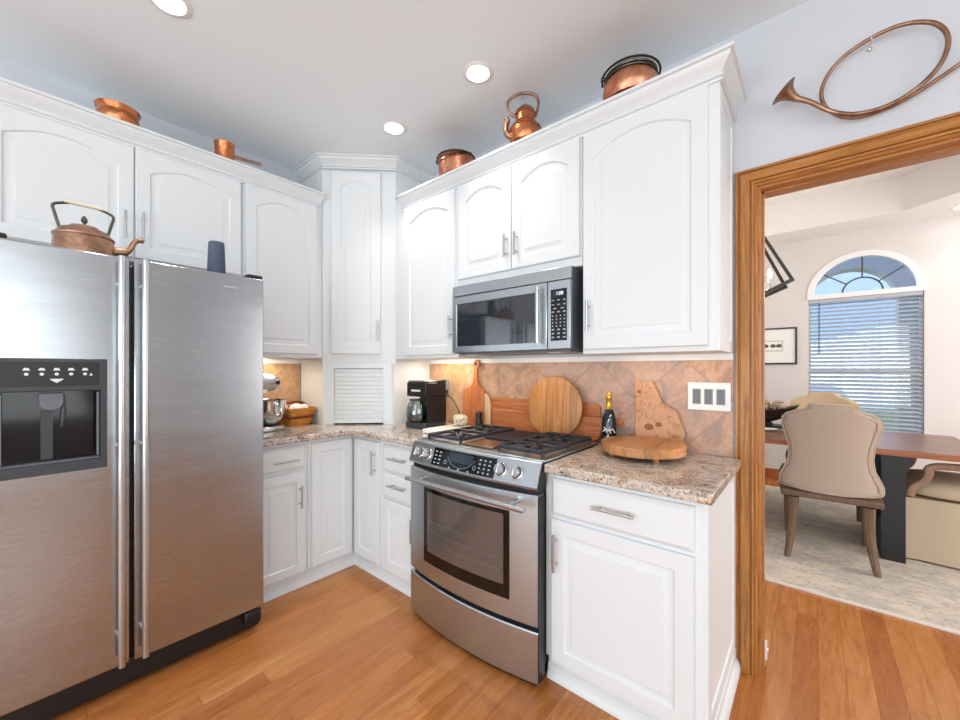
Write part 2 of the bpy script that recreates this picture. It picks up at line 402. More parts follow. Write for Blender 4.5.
# oak casing, left leg + head + right leg, and jamb lining
def casing_profile():
    return [(0, .006), (.004, .02), (.013, .02), (.0145, .011), (.0185, .011), (.020, .019), (.024, .023), (.052, .026), (.056, .023), (.0575, .013), (.0615, .013), (.063, .022), (.070, .022), (.0715, .015), (.074, .015), (.0755, .019), (.082, .012)]
prof = casing_profile(); cw = .082
b = MB(); L = OX0 - .003
def cas(path):
    rs = []
    for (x, z, dx, dz) in path:
        rs.append([(x + dx * (cw - w), -h, z + dz * (cw - w)) for w, h in prof] + [(x, -0.0005, z), (x + dx * cw, -0.0005, z + dz * cw)])
    return rs
xi0, xi1, zi = OX0 + .004, OX1 - .004, OZ - .004
jl = MB(); jl.rings(cas([(xi0, 0, -1, 0), (xi0, zi, -1, 1)]))
jh = MB(); jh.rings(cas([(xi0, zi, -1, 1), (xi1, zi, 1, 1)]))
jr = MB(); jr.rings(cas([(xi1, zi, 1, 1), (xi1, 0, 1, 0)]))
struct('trim_1', jl, 'oak', 'fluted oak casing left of the doorway', ang=20)
struct('trim_2', jh, 'oakh', 'fluted oak casing over the doorway', ang=20)
struct('trim_3', jr, 'oak', 'fluted oak casing right of the doorway', ang=20)
b = MB(); b.box(OX0, OX0 + .014, -.0003, .134, 0, OZ - .0145); b.box(OX0 + .014, OX0 + .022, .045, .085, 0, OZ - .0145)
b.box(OX1 - .014, OX1, -.0003, .134, 0, OZ - .0145)
struct('trim_4', b, 'oak', 'oak door jamb lining')
b = MB(); b.box(OX0, OX1, -.0003, .134, OZ - .014, OZ); b.box(OX0 + .014, OX1 - .014, .045, .085, OZ - .022, OZ - .014)
struct('trim_11', b, 'oakh', 'oak lining across the head of the doorway')
# backsplash and ledges
b = MB(); b.box(.692, 2.655, -.010, 0, .9155, 1.342); struct('trim_5', b, 'slate', 'diagonal stone tile backsplash behind the range')
b = MB(); b.box(0, .010, -1.25, -.684, .9155, 1.342); struct('trim_6', b, 'slate', 'diagonal stone tile backsplash beside the fridge')
b = MB(); b.box(.692, 2.655, -.016, 0, 1.343, 1.3715); b.box(0, .016, -1.25, -.684, 1.343, 1.3755)
struct('trim_7', b, 'trimwhite', 'white strip under the wall cabinets')
b = MB(); b.box(1.2, 6.5, WY - .016, WY, 0, .125); struct('baseboard_dining', b, 'redoak', 'stained oak baseboard under the arched window')

# ------------------------------------------------------------------ cabinet helpers
def pull(T, u, z, ln, d, ori, parent, name='handle'):
    b = MB(T); r = .006; do = .032
    if ori == 'v':
        b.tube([(u, d + do, z - ln / 2), (u, d + do, z + ln / 2)], r); ps = [(u, z - ln * .32), (u, z + ln * .32)]
    else:
        b.tube([(u - ln / 2, d + do, z), (u + ln / 2, d + do, z)], r); ps = [(u - ln * .34, z), (u + ln * .34, z)]
    for (a, c) in ps: b.tube([(a, d, c), (a, d + do, c)], .0045)
    return b.build(name, 'steelbar', parent)
def panel_door(T, u0, u1, z0, z1, d, parent, rise=0, fw=.06, handle=None, name='door', th=.02, fz=None):
    b = MB(T); fz = fz or fw
    def rg(off, dd, arch=0, foff=None):
        return [(a, dd, c) for a, c in rect(u0 + off, u1 - off, z0 + (foff if foff is not None else off), z1 - (foff if foff is not None else off), arch)]
    b.rings([rg(0, d), rg(0, d + th - .004), rg(.004, d + th),
             rg(fw - .004, d + th, rise, fz - .004), rg(fw + .001, d + th - .0075, rise, fz + .001), rg(fw + .009, d + th - .008, rise, fz + .009),
             rg(fw + .032, d + th - .004, rise, fz + .032), rg(fw + .0335, d + th - .0015, rise, fz + .0335)])
    o = b.build(name, 'white', parent, ang=22)
    if handle: pull(T, handle[0], handle[1], handle[3], d + th, handle[2], o)
    return o
def drawer_front(T, u0, u1, z0, z1, d, parent, handle=None, name='drawer'):
    b = MB(T); th = .02
    def rg(off, dd): return [(a, dd, c) for a, c in rect(u0 + off, u1 - off, z0 + off, z1 - off)]
    b.rings([rg(0, d), rg(0, d + .011), rg(.004, d + .014), rg(.014, d + th)])
    o = b.build(name, 'white', parent, ang=22)
    if handle: pull(T, handle[0], handle[1], handle[2], d + th, 'h', o)
    return o
def flat_panel(T, u0, u1, z0, z1, d, parent, name='side_panel', fw=.05):
    b = MB(T)
    def rg(off, dd): return [(a, dd, c) for a, c in rect(u0 + off, u1 - off, z0 + off, z1 - off)]
    b.rings([rg(0, d), rg(0, d + .010), rg(fw, d + .010), rg(fw + .004, d + .004)])
    return b.build(name, 'white', parent, ang=22)
DB = .33   # upper face
def body(T, u0, u1, d0, d1, z0, z1, parent, name='carcass'):
    return MB(T).box(u0, u1, d0, d1, z0, z1).build(name, 'white', parent, bevel=.002)
def cove(T_path, zt, zb, dmax, back=0.0):
    h = zt - zb
    pr = [(0, 0), (.009, 0), (.009, .09), (.004, .10), (.004, .15), (.011, .17), (.0145, .22), (.011, .27), (.006, .29), (.006, .34), (.012, .40), (.42 * dmax, .56), (.70 * dmax, .70), (.78 * dmax, .80), (.78 * dmax, .85), (dmax, .87), (dmax, 1.0), (0, 1.0)]
    rs = []
    for (x, y, dx, dy) in T_path: rs.append([(x + dx * d, y + dy * d, zb + t * h) for d, t in pr])
    return MB().rings(rs)

# ------------------------------------------------------------------ wall cabinets, fridge wall
c = thing('wall_cabinet', 'white arched double-door cabinet above the stainless fridge', 'cabinet', (0, -1.675, 1.84), 'white wall cabinets')
body(TL, -2.18, -1.182, .003, DB, 1.84, 2.5015, c)
panel_door(TL, -2.148, -1.6725, 1.857, 2.408, DB, c, .055, handle=(-1.708, 2.008, 'v', .135))
panel_door(TL, -1.667, -1.193, 1.857, 2.408, DB, c, .055, handle=(-1.641, 2.01, 'v', .145))
c = thing('wall_cabinet', 'white single-door wall cabinet between the fridge and the corner cupboard', 'cabinet', (0, -.93, 1.377), 'white wall cabinets')
body(TL, -1.180, -.684, .003, DB, 1.377, 2.5015, c)
panel_door(TL, -1.166, -.725, 1.402, 2.408, DB, c, .06)
b = cove([(.33, -2.19, 1, 0), (.33, -.690, 1, 0)], 2.502, 2.412, .056)
struct('trim_8', b, 'white', 'white crown moulding over the fridge cabinets', ang=25)

# ------------------------------------------------------------------ corner cupboard (diagonal)
c = thing('corner_cupboard', 'tall white diagonal corner cupboard with a tambour door on the counter', 'cabinet', (.25, -.25, .915))
poly = [(.003, -.68), (.33, -.68), (.34, -.66), (.665, -.34), (.69, -.33), (.69, -.003), (.003, -.003)]
UL = (Vector((.665, -.34)) - DA).length
b = MB(); b.prism(poly, 1.345, H - .002); ob = b.build('carcass', 'white', c)
# garage below: side cheeks, face frame around tambour
b = MB(); b.box(.011, .344, -.68, -.652, .915, 1.345); b.box(.657, .69, -.344, -.011, .915, 1.345)
b.T = TD; b.box(0, .054, -.018, 0, .915, 1.345); b.box(UL - .063, UL, -.018, 0, .915, 1.345); b.box(.054, UL - .063, -.018, 0, 1.308, 1.345)
b.build('garage_frame', 'white', c)
b = MB(TD); nsl = 12
z = .955
pts = []
for i in range(nsl):
    z0 = .958 + i * .0291
    pts += [(-.012, z0), (-.0065, z0 + .002), (-.0055, z0 + .0235), (-.012, z0 + .0268)]
b.rings([[(u, d, zz) for d, zz in pts] + [(u, -.017, 1.307), (u, -.017, .958)] for u in (.056, UL - .065)])
b.box(.056, UL - .065, -.015, -.002, .925, .957)
b.build('tambour_door', 'white', c, ang=25)
panel_door(TD, .040, .378, 1.408, 2.672, 0, c, .045, .07, handle=(.362, 1.566, 'v', .14))
P0 = Vector((.003, -.68)); cn = [Vector((0, -1)), DN, Vector((1, 0))]
def mit(a, bb): return (a + bb) / (1 + a.dot(bb))
m1 = mit(cn[0], cn[1]); m2 = mit(cn[1], cn[2])
b = cove([(.003, -.68, 0, -1), (.336, -.68, m1.x, m1.y), (.690, -.335, m2.x, m2.y), (.69, -.003, 1, 0)], H - .001, 2.69, .058)
struct('trim_9', b, 'white', 'white crown moulding of the corner cupboard', ang=25)

# ------------------------------------------------------------------ wall cabinets, range wall
c = thing('wall_cabinet', 'white single-door wall cabinet between the corner cupboard and the microwave', 'cabinet', (1.0, 0, 1.372), 'white wall cabinets')
body(TR, .692, 1.299, .003, DB, 1.372, 2.4835, c)
panel_door(TR, .806, 1.276, 1.392, 2.385, DB, c, .055, handle=(1.262, 1.555, 'v', .14))
c = thing('wall_cabinet', 'short white double-door wall cabinet directly above the microwave', 'cabinet', (1.7, 0, 1.788), 'white wall cabinets')
body(TR, 1.301, 2.099, .003, DB, 1.788, 2.4835, c)
panel_door(TR, 1.31, 1.697, 1.832, 2.385, DB, c, .05, handle=(1.676, 1.955, 'v', .12))
panel_door(TR, 1.703, 2.090, 1.832, 2.385, DB, c, .05, handle=(1.743, 1.955, 'v', .12))
c = thing('wall_cabinet', 'large white single-door wall cabinet at the doorway end', 'cabinet', (2.38, 0, 1.372), 'white wall cabinets')
body(TR, 2.101, 2.646, .003, DB, 1.372, 2.4835, c)
panel_door(TR, 2.110, 2.618, 1.392, 2.385, DB, c, .06, handle=(2.143, 1.545, 'v', .14))
flat_panel(lambda u, d, z: (2.646 + d, -u, z), .004, .328, 1.373, 2.395, 0, c)
b = cove([(.768, -.33, 0, -1), (2.656, -.33, 1, -1), (2.656, -.001, 1, 0)], 2.480, 2.386, .050)
struct('trim_10', b, 'white', 'white crown moulding over the range wall cabinets', ang=25)

# ------------------------------------------------------------------ base cabinets
FB = .60
c = thing('base_cabinet', 'white base cabinet with one drawer and door, right beside the fridge', 'cabinet', (.3, -1.08, 0), 'white base cabinets')
body(TL, -1.24, -.917, .003, FB, .1, .875, c); MB(TL).box(-1.24, -.917, .01, FB - .022, .0, .099).build('plinth', 'white', c)
drawer_front(TL, -1.225, -.936, .716, .853, FB, c, (-1.058, .776, .14))
panel_door(TL, -1.225, -.936, .1, .692, FB, c, 0, .055, handle=(-.972, .555, 'v', .13))
c = thing('base_cabinet', 'white L-shaped corner base cabinet with two hinged door leaves', 'cabinet', (.3, -.3, 0), 'white base cabinets')
b = MB(); b.prism([(.003, -.915), (FB, -.915), (FB, -FB), (.915, -FB), (.915, -.003), (.003, -.003)], .1, .875); b.build('carcass', 'white', c)
b = MB(); b.prism([(.01, -.915), (FB - .022, -.915), (FB - .022, -FB + .022), (.915, -FB + .022), (.915, -.01), (.01, -.01)], 0, .099); b.build('plinth', 'white', c)
panel_door(TL, -.897, -.626, .1, .853, FB, c, 0, .062)
panel_door(TR, .628, .897, .1, .853, FB, c, 0, .062, handle=(.868, .728, 'v', .15))
c = thing('base_cabinet', 'white base cabinet with two drawers and a door, left of the range', 'cabinet', (1.1, -.3, 0), 'white base cabinets')
body(TR, .917, 1.272, .003, FB, .1, .875, c); MB(TR).box(.917, 1.272, .01, FB - .022, .0, .099).build('plinth', 'white', c)
drawer_front(TR, .941, 1.258, .692, .848, FB, c, (1.102, .778, .15))
drawer_front(TR, .941, 1.258, .535, .679, FB, c, (1.102, .62, .15))
panel_door(TR, .941, 1.258, .1, .521, FB, c, 0, .062, handle=(1.24, .41, 'v', .13))
c = thing('base_cabinet', 'white base cabinet with a wide drawer and door, right of the range', 'cabinet', (2.38, -.3, 0), 'white base cabinets')
body(TR, 2.064, 2.656, .024, FB, .1, .875, c)
MB(TR).box(2.066, 2.656, .024, FB - .02, 0, .099).build('plinth', 'white', c)
drawer_front(TR, 2.098, 2.628, .702, .852, FB, c, (2.366, .782, .155))
panel_door(TR, 2.098, 2.628, .1, .686, FB, c, 0, .062, handle=(2.128, .56, 'v', .15))
flat_panel(lambda u, d, z: (2.656 + d, -u, z), .024, .598, .1, .875, 0, c)
b = MB(); b.prism([(2.657, 0), (2.684, 0), (2.684, .018), (2.677, .04), (2.668, .05), (2.668, .088), (2.657, .098)], -.598, -.024, 'xz'); b.build('base_moulding', 'white', c)

shoe = [(0, 0), (.016, 0), (.015, .012), (.010, .022), (.006, .03), (.006, .055), (0, .06)]
b = MB(); f0 = FB - .0215
b.rings([[(x + dx * d, y + dy * d, z + .0005) for d, z in shoe] for x, y, dx, dy in ((f0, -1.24, 1, 0), (f0, -f0, 1, -1), (1.272, -f0, 0, -1))])
struct('baseboard_corner', b, 'white', 'white shoe moulding along the corner base cabinets')
b = MB(); b.rings([[(x, -(FB - .0195) - d, z + .0005) for d, z in shoe] for x in (2.066, 2.656)])
struct('baseboard_right', b, 'white', 'white shoe moulding under the cabinet right of the range')

# ------------------------------------------------------------------ worktops
def worktop(name, label, poly, edge):
    b = MB(); z0, z1 = .8765, .9145
    b.prism(poly, z0, z1); o = b.build(name, 'granite', org=(poly[0][0], poly[0][1], z0), bevel=.009); return tag(o, label, 'countertop')
worktop('countertop', 'L-shaped speckled granite countertop from the fridge round the corner to the range',
        [(.004, -1.24), (.651, -1.24), (.651, -.672), (.657, -.657), (.672, -.651), (1.274, -.651), (1.274, -.104), (2.0815, -.104), (2.0815, -.0115), (.004, -.0115)], 0)
worktop('countertop', 'short speckled granite countertop right of the range under the round thick board',
        [(2.0825, -.651), (2.687, -.651), (2.687, -.0265), (2.654, -.0265), (2.654, -.0115), (2.0825, -.0115)], 0)

# ------------------------------------------------------------------ refrigerator
f = thing('refrigerator', 'stainless side-by-side refrigerator with black ice dispenser', 'refrigerator', (.42, -1.71, 0))
MB(TL).box(-2.168, -1.258, .03, .778, .02, 1.728).build('cabinet_body', 'darkgrey', f, bevel=.004)
dl = MB(TL); dz0, dz1 = .128, 1.747
hy0, hy1, hz0, hz1 = -2.112, -1.822, .925, 1.340
dl.frame((-2.17, -1.757, dz0, dz1), (hy0 + .008, hy1 - .008, hz0 + .008, hz1 - .008), .784, .842)
fd = dl.build('freezer_door', 'steel', f, bevel=.006)
rd = MB(TL).box(-1.743, -1.253, .784, .842, dz0, dz1).build('fridge_door', 'steel', f, bevel=.006)
for (y, par) in ((-1.786, fd), (-1.715, rd)):
    b = MB(); b.tube([(.897, y, .155), (.897, y, 1.738)], .0115, 14)
    for zz in (.25, 1.0, 1.64): b.tube([(.842, y, zz), (.897, y, zz)], .007)
    b.build('door_handle', 'steelbar', par)
# dispenser
d = MB(TL); d.frame((hy0, hy1, hz0, hz1), (hy0 + .018, hy1 - .018, hz0 + .038, hz1 - .118), .800, .849)
d.box(hy0 + .01, hy1 - .01, .79, .797, hz0 + .01, hz1 - .01)
disp = d.build('dispenser', 'darkgrey', fd, bevel=.003)
b = MB(TL); b.box(hy0 + .022, hy1 - .022, .8492, .851, hz1 - .1, hz1 - .012); b.build('control_strip', 'black', disp)
for y in (hy0 + .024, hy1 - .03):
    b = MB(TL); b.box(y, y + .006, .8492, .8515, hz0 + .05, hz1 - .125); b.build('side_strip', 'midgrey', disp)
b = MB(TL)
ym = (hy0 + hy1) / 2
for i in range(5):
    y = hy0 + .085 + i * .036
    b.prism([(y - .009, hz1 - .045), (y + .009, hz1 - .045), (y + .006, hz1 - .039), (y - .006, hz1 - .039)], .8512, .8516, 'xz') if False else None
    b.rings([[(a, dd, z) for a, z in ((y - .009, hz1 - .043), (y + .009, hz1 - .043), (y + .005, hz1 - .034), (y - .005, hz1 - .034))] for dd in (.8512, .8518)])
    b.rings([[(a, dd, z) for a, z in circ(y, hz1 - .056, .0055, 10)] for dd in (.8512, .8518)])
y = ym + .012
b.rings([[(a, dd, z) for a, z in ((y - .016, hz1 - .076), (y, hz1 - .088), (y + .016, hz1 - .076), (y + .016, hz1 - .073), (y - .016, hz1 - .073))] for dd in (.8512, .8518)])
b.rings([[(a, dd, z) for a, z in ((hy1 - .05, hz1 - .062), (hy1 - .04, hz1 - .062), (hy1 - .045, hz1 - .052))] for dd in (.8512, .8518)])
b.build('icons', 'label_white', disp)
b = MB(TL); b.box(hy0 + .02, hy1 - .02, .7975, .8, hz0 + .04, hz1 - .12); b.build('niche_back', 'glossblack', disp)
b = MB(TL); b.box(hy0 + .02, hy1 - .02, .8005, .838, hz0 + .039, hz0 + .044); b.build('drip_tray', 'midgrey', disp)
b = MB(TL); b.rings([[(a, dd, z) for a, z in [(ym - .03, hz1 - .125), (ym - .03, hz1 - .16)] + [(ym + .03 * math.cos(PI + PI * i / 8), hz1 - .16 + .028 * math.sin(PI + PI * i / 8)) for i in range(9)] + [(ym + .03, hz1 - .125)]] for dd in (.8003, .83)])
b.build('ice_chute', 'midgrey', disp, bevel=.002)
b = MB(TL); b.box(ym - .026, ym + .004, .8003, .812, hz0 + .05, hz1 - .19); b.tube([(ym + .03, .812, hz1 - .13), (ym + .031, .818, hz1 - .19), (ym + .026, .812, hz1 - .25)], [.004, .007, .004], 8); b.build('paddle', 'darkgrey', disp)
b = MB(TL); b.box(-2.16, -1.26, .76, .80, .022, .122); b.build('grille', 'black', f, bevel=.004)
b = MB(TL); b.box(-1.335, -1.258, .802, .832, .045, .118); b.build('hinge_cover', 'black', f, bevel=.012)
for yy in (-2.14, -1.325):
    b = MB(TL); b.box(yy, yy + .07, .66, .835, 1.7475, 1.765); b.build('hinge_cap', 'black', f, bevel=.006)
b = MB(TL); b.box(-1.428, -1.373, .8422, .846, 1.68, 1.692); b.build('badge', 'chrome', rd, bevel=.001)

# ------------------------------------------------------------------ range
XA, XB = 1.282, 2.074; XM = (XA + XB) / 2
def bul(u, k): t = (u - XA) / (XB - XA); return k * (1 - (2 * t - 1) ** 2)
def curved(prof_, k, u0=XA, u1=XB, n=16, off=0):
    b = MB(TR); rs = []
    for i in range(n + 1):
        u = u0 + (u1 - u0) * i / n
        rs.append([(u, d + (bul(u, k) if d > .645 else 0) + off, z) for d, z in prof_])
    return b.rings(rs)
rg_ = thing('range', 'stainless slide-in gas range with downdraft vent and curved oven door', 'stove', (XM, -.35, 0))
MB(TR).box(XA + .006, XB - .018, .108, .635, .05, .9).build('oven_body', 'darkgrey', rg_)
b = MB(TR); b.box(XA + .03, XB - .03, .1, .62, 0, .05); b.build('toe_base', 'black', rg_)
b = MB(TR); b.box(XA - .0, XB - .016, .108, .622, .9, .918); b.box(XA, XB + .003, .6225, .642, .9, .918); b.box(XA - .006, XB + .006, .106, .634, .9155, .922)
b.build('cooktop', 'steel2', rg_, bevel=.003)
cp = curved([(.624, .917), (.650, .920), (.657, .916), (.694, .822), (.690, .812), (.624, .812)], .022, XA, XB + .004).build('control_panel', 'steel2', rg_, ang=25)
b = MB(TR); b.rings([[(u, d, z) for d, z in ((.626, .915), (.648, .918), (.656, .914), (.693, .822), (.688, .814), (.626, .814))] for u in (XB + .0045, XB + .008)]); b.build('panel_end', 'black', rg_)
def onpanel(u, z, k=.022):
    d = .657 + (.916 - z) / (.916 - .822) * .037 + bul(u, k); return d
pn = Vector((0, -(.094), .037)).normalized()
for u in (1.352, 1.422, 1.896, 1.975):
    d = onpanel(u, .868); cpos = Vector(TR(u, d, .868))
    b = MB(); b.lathe([(.030, .0005), (.030, .004), (.027, .006)], cpos, pn, 28); k = b.build('knob', 'chrome', rg_)
    b = MB(); b.lathe([(.0262, .0061), (.0262, .0066), (0, .0066)], cpos, pn, 28); b.build('knob_groove', 'darkgrey', k)
    b = MB(); b.lathe([(.0225, .0067), (.0215, .026), (.0195, .028), (0, .028)], cpos, pn, 28); b.build('knob_cap', 'steelbar', k)
    b = MB(); b.box(-.004, .004, -.02, .02, 0, .008)
    q = pn.to_track_quat('Z', 'Y').to_matrix(); b.v = [cpos + pn * .028 + q @ v for v in b.v]; b.build('grip', 'chrome', k, bevel=.002)
# control glass follows the panel
b = MB(TR)
for off in (.0008,):
    rs = []
    for i in range(9):
        u = 1.468 + (1.866 - 1.468) * i / 8
        rs.append([(u, onpanel(u, z) + o2, z) for z, o2 in ((.827, 0), (.827, .002), (.908, .002), (.908, 0))])
    b.rings(rs)
cg = b.build('control_glass', 'glossblack', rg_)
b = MB(TR)
u0, u1 = 1.585, 1.735
b.rings([[(u, onpanel(u, z) + .0024 + o2, z) for z in (.86, .90)][::1] + [(u, onpanel(u, .90) + .003, .90), (u, onpanel(u, .86) + .003, .86)] for u in [u0 + (u1 - u0) * i / 6 for i in range(7)] for o2 in (0,)])
b.build('display', 'displayblue', cg)
b = MB(TR)
def pad(u, z, w=.012, h=.004): b.rings([[(uu, onpanel(uu, zz) + .0024, zz), (uu, onpanel(uu, zz) + .003, zz)][0:1] and [(uu, onpanel(uu, zz) + e, zz) for zz, e in ((z - h, .0022), (z - h, .003), (z + h, .003), (z + h, .0022))] for uu in (u - w / 2, u + w / 2)])
for i in range(2):
    for j in range(4): pad(1.49 + i * .03, .84 + j * .017, .014, .003)
b.build('key_markings', 'keygrey', cg); b = MB(TR)
for i in range(3):
    for j in range(4): pad(1.78 + i * .027, .84 + j * .017, .009, .003)
b.build('key_markings', 'keygrey', cg)
for (uc, zc) in ((1.565, .853), (1.752, .853)):
    b = MB(TR)
    for i in range(10):
        a = 2 * PI * i / 10; pad(uc + .008 * math.cos(a), zc + .008 * math.sin(a), .004, .0012)
    b.build('dial_ring', 'keygrey', cg)
b = MB(TR)
for i in range(22):
    t = i / 21; a = PI * (1.12 + .76 * t); pad(1.66 + .092 * math.cos(a), .905 + .066 * math.sin(a), .006, .0007)
b.build('arc_marking', 'keygrey', cg)
for u in (1.60, 1.66, 1.72):
    b = MB(TR); pad(u, .832, .012, .003); b.build('touch_key', 'keygrey', cg)
# oven door
od = curved([(.637, .252), (.68, .252), (.684, .258), (.684, .782), (.68, .788), (.637, .788)], .045, XA + .002, XB + .002).build('oven_door', 'steel2', rg_, ang=25)
def cpatch(u0, u1, z0, z1, o0, o1, n=14):
    b = MB(TR); b.rings([[(u, .684 + bul(u, .045) + o, z) for z, o in ((z0, o0), (z0, o1), (z1, o1), (z1, o0))] for u in [u0 + (u1 - u0) * i / n for i in range(n + 1)]]); return b
wf = cpatch(1.42, 1.952, .335, .708, .0005, .0025).build('window_border', 'glossblack', od)
cpatch(1.45, 1.925, .392, .690, .0028, .004).build('window_glass', 'ovenglass', od)
b = MB(TR)
for zz in (.45, .5, .55): b.tube([(u, .6885 + bul(u, .045), zz) for u in [1.455 + .45 * i / 10 for i in range(11)]], .0012, 6)
b.build('rack_lines', 'midgrey', od)
b = MB(TR)
hp = [(1.355 + .715 * i / 18, .772, .752) for i in range(19)]
b.tube(hp, .0115, 12)
for k in (2, 16): b.tube([(hp[k][0], .682 + bul(hp[k][0], .045), .760), (hp[k][0], .772, .752)], .010, 10)
b.build('oven_handle', 'steelbar', od)
curved([(.635, .788), (.67, .788), (.67, .811), (.635, .811)], .012, XA + .01, XB - .012).build('vent_slot', 'black', rg_)
curved([(.637, .022), (.68, .022), (.684, .028), (.684, .226), (.68, .232), (.637, .232)], .045, XA + .002, XB + .002).build('warming_drawer', 'steel2', rg_, ang=25)
curved([(.635, .006), (.668, .006), (.668, .022), (.635, .022)], .045, XA + .01, XB - .012).build('drawer_kick', 'black', rg_)
curved([(.635, .2325), (.658, .2325), (.658, .2515), (.635, .2515)], .012, XA + .008, XB - .012).build('drawer_gap', 'black', rg_)
MB(TR).box(XB + .0025, XB + .006, .637, .682, .03, .784).build('edge_trim', 'black', rg_)
# grates, burners, vent
def grate(u0, u1, d0, d1):
    g = MB(TR); z0, zt = .93, .943; r = .0085
    pts = [(u0, d0, zt), (u1, d0, zt), (u1, d1, zt), (u0, d1, zt)]
    for i in range(4): g.tube([pts[i], pts[(i + 1) % 4]], r * 1.15, 8)
    dm = (d0 + d1) / 2; g.tube([(u0, dm, zt), (u1, dm, zt)], r, 8)
    um = (u0 + u1) / 2
    for dc in ((d0 + dm) / 2, (d1 + dm) / 2):
        for a in (0, PI / 2, PI, 3 * PI / 2):
            x, y = math.cos(a), math.sin(a); e = ((u1 - u0) / 2 if x else (d1 - d0) / 4)
            g.tube([(um + x * .03, dc + y * .03, zt + .005), (um + x * e * .6, dc + y * e * .6, zt + .006), (um + x * e, dc + y * e, zt)], r * .85, 8)
    for (u, d) in pts[:2] + [(a, bb) for a, bb, _ in pts[2:]] if False else [(p[0], p[1]) for p in pts] + [(u0, dm), (u1, dm)]:
        g.tube([(u, d, .9225), (u, d, zt)], r, 8)
    return g
for (u0, u1) in ((1.32, 1.555), (1.80, 2.04)):
    grate(u0, u1, .125, .585).build('grate', 'iron', rg_)
    for dc in (.245, .48):
        b = MB(TR); um = (u0 + u1) / 2
        b.lathe([(.05, .9225), (.05, .928), (.038, .93), (.038, .938), (.034, .942), (0, .942)], (um, dc, 0)); b.T = None
        b.build('burner', 'iron', rg_)
b = MB(TR); b.box(1.582, 1.773, .44, .60, .9225, .934); b.build('vent_cover', 'grill', rg_, bevel=.004)
b = MB(TR)
for i in range(12): b.box(1.582, 1.773, .13 + i * .0255, .145 + i * .0255, .926, .942)
b.box(1.580, 1.775, .125, .432, .9225, .927)
b.build('vent_grille', 'iron', rg_)

# ------------------------------------------------------------------ microwave
mw = thing('microwave', 'stainless over-the-range microwave with black keypad', 'microwave', (1.69, -.2, 1.39))
m0, m1_ = 1.312, 2.072
MB(TR).box(m0 + .003, m1_ - .003, .012, .372, 1.393, 1.783).build('housing', 'mwside', mw)
b = MB(TR); b.rings([[(u, d, z) for d, z in ((.373, 1.722), (.400, 1.722), (.394, 1.782), (.373, 1.782))] for u in (m0, m1_)]); b.build('vent_strip', 'steel2', mw, bevel=.003)
b = MB(TR); b.frame((m0, 1.948, 1.397, 1.719), (1.348, 1.882, 1.432, 1.676), .373, .398)
md = b.build('microwave_door', 'steel2', mw, bevel=.003)
b = MB(TR); b.box(1.346, 1.884, .374, .394, 1.430, 1.678); b.build('window_glass', 'mwglass', md)
b = MB(TR); b.tube([(1.912, .428, 1.425), (1.912, .428, 1.698)], .011, 12)
for z in (1.445, 1.678): b.tube([(1.912, .396, z), (1.912, .428, z)], .007)
b.build('door_handle', 'steelbar', md)
b = MB(TR); b.box(1.952, m1_, .373, .398, 1.397, 1.719); pnl = b.build('keypad_panel', 'steel2', mw, bevel=.003)
b = MB(TR); b.box(1.970, 2.054, .3982, .400, 1.436, 1.679); kp = b.build('keypad_glass', 'glossblack', pnl)
b = MB(TR); b.box(1.980, 2.044, .4002, .4006, 1.645, 1.672); b.build('display', 'displayblue', kp)
b = MB(TR)
def sq(u, z, w, h): b.box(u - w / 2, u + w / 2, .4002, .4008, z - h / 2, z + h / 2)
for j, z in enumerate((1.627, 1.606)):
    for u in (1.982, 2.012, 2.042): sq(u, z, .014, .004)
for u in (1.992, 2.032): sq(u, 1.588, .016, .005)
for u in (1.982, 2.012, 2.042): sq(u, 1.572, .015, .006)
for j in range(4):
    for i in range(4): sq(1.980 + i * .021, 1.553 - j * .016, .007, .006)
for j in range(3):
    for i in range(3): sq(1.982 + i * .03, 1.488 - j * .018, .014, .007)
b.build('keys', 'keygrey', kp)
cu = bpy.data.curves.new('clock_digits', 'FONT'); cu.body = '1:08'; cu.size = .022; cu.align_x = 'CENTER'; cu.extrude = .0002
tmp = bpy.data.objects.new('clock_digits', cu); COL.objects.link(tmp); bpy.context.view_layer.update()
tme = bpy.data.meshes.new_from_object(tmp); bpy.data.objects.remove(tmp); tme.materials.clear(); tme.materials.append(M['readout'])
to = bpy.data.objects.new('clock_digits', tme); COL.objects.link(to); to.parent = kp
to.location = Vector((2.018, -.401, 1.651)) - ORG[mw.name]; to.rotation_euler = (R(90), 0, 0)
b = MB(TR); b.box(m0 + .02, m1_ - .02, .05, .36, 1.386, 1.393); b.build('filter_panel', 'midgrey', mw)
for u in (1.40, 1.95):
    b = MB(TR); b.box(u - .035, u + .035, .27, .33, 1.383, 1.3865); b.build('cooktop_lamp', 'trimwhite', mw)

# ------------------------------------------------------------------ cutting boards and counter things
ZT = .9148
def lean(v, y0, z0, ang):                # tilt about the bottom edge, top towards the wall
    yy = v.y - y0; zz = v.z - z0
    return Vector((v.x, y0 + yy * math.cos(ang) + zz * math.sin(ang), z0 + zz * math.cos(ang) - yy * math.sin(ang)))
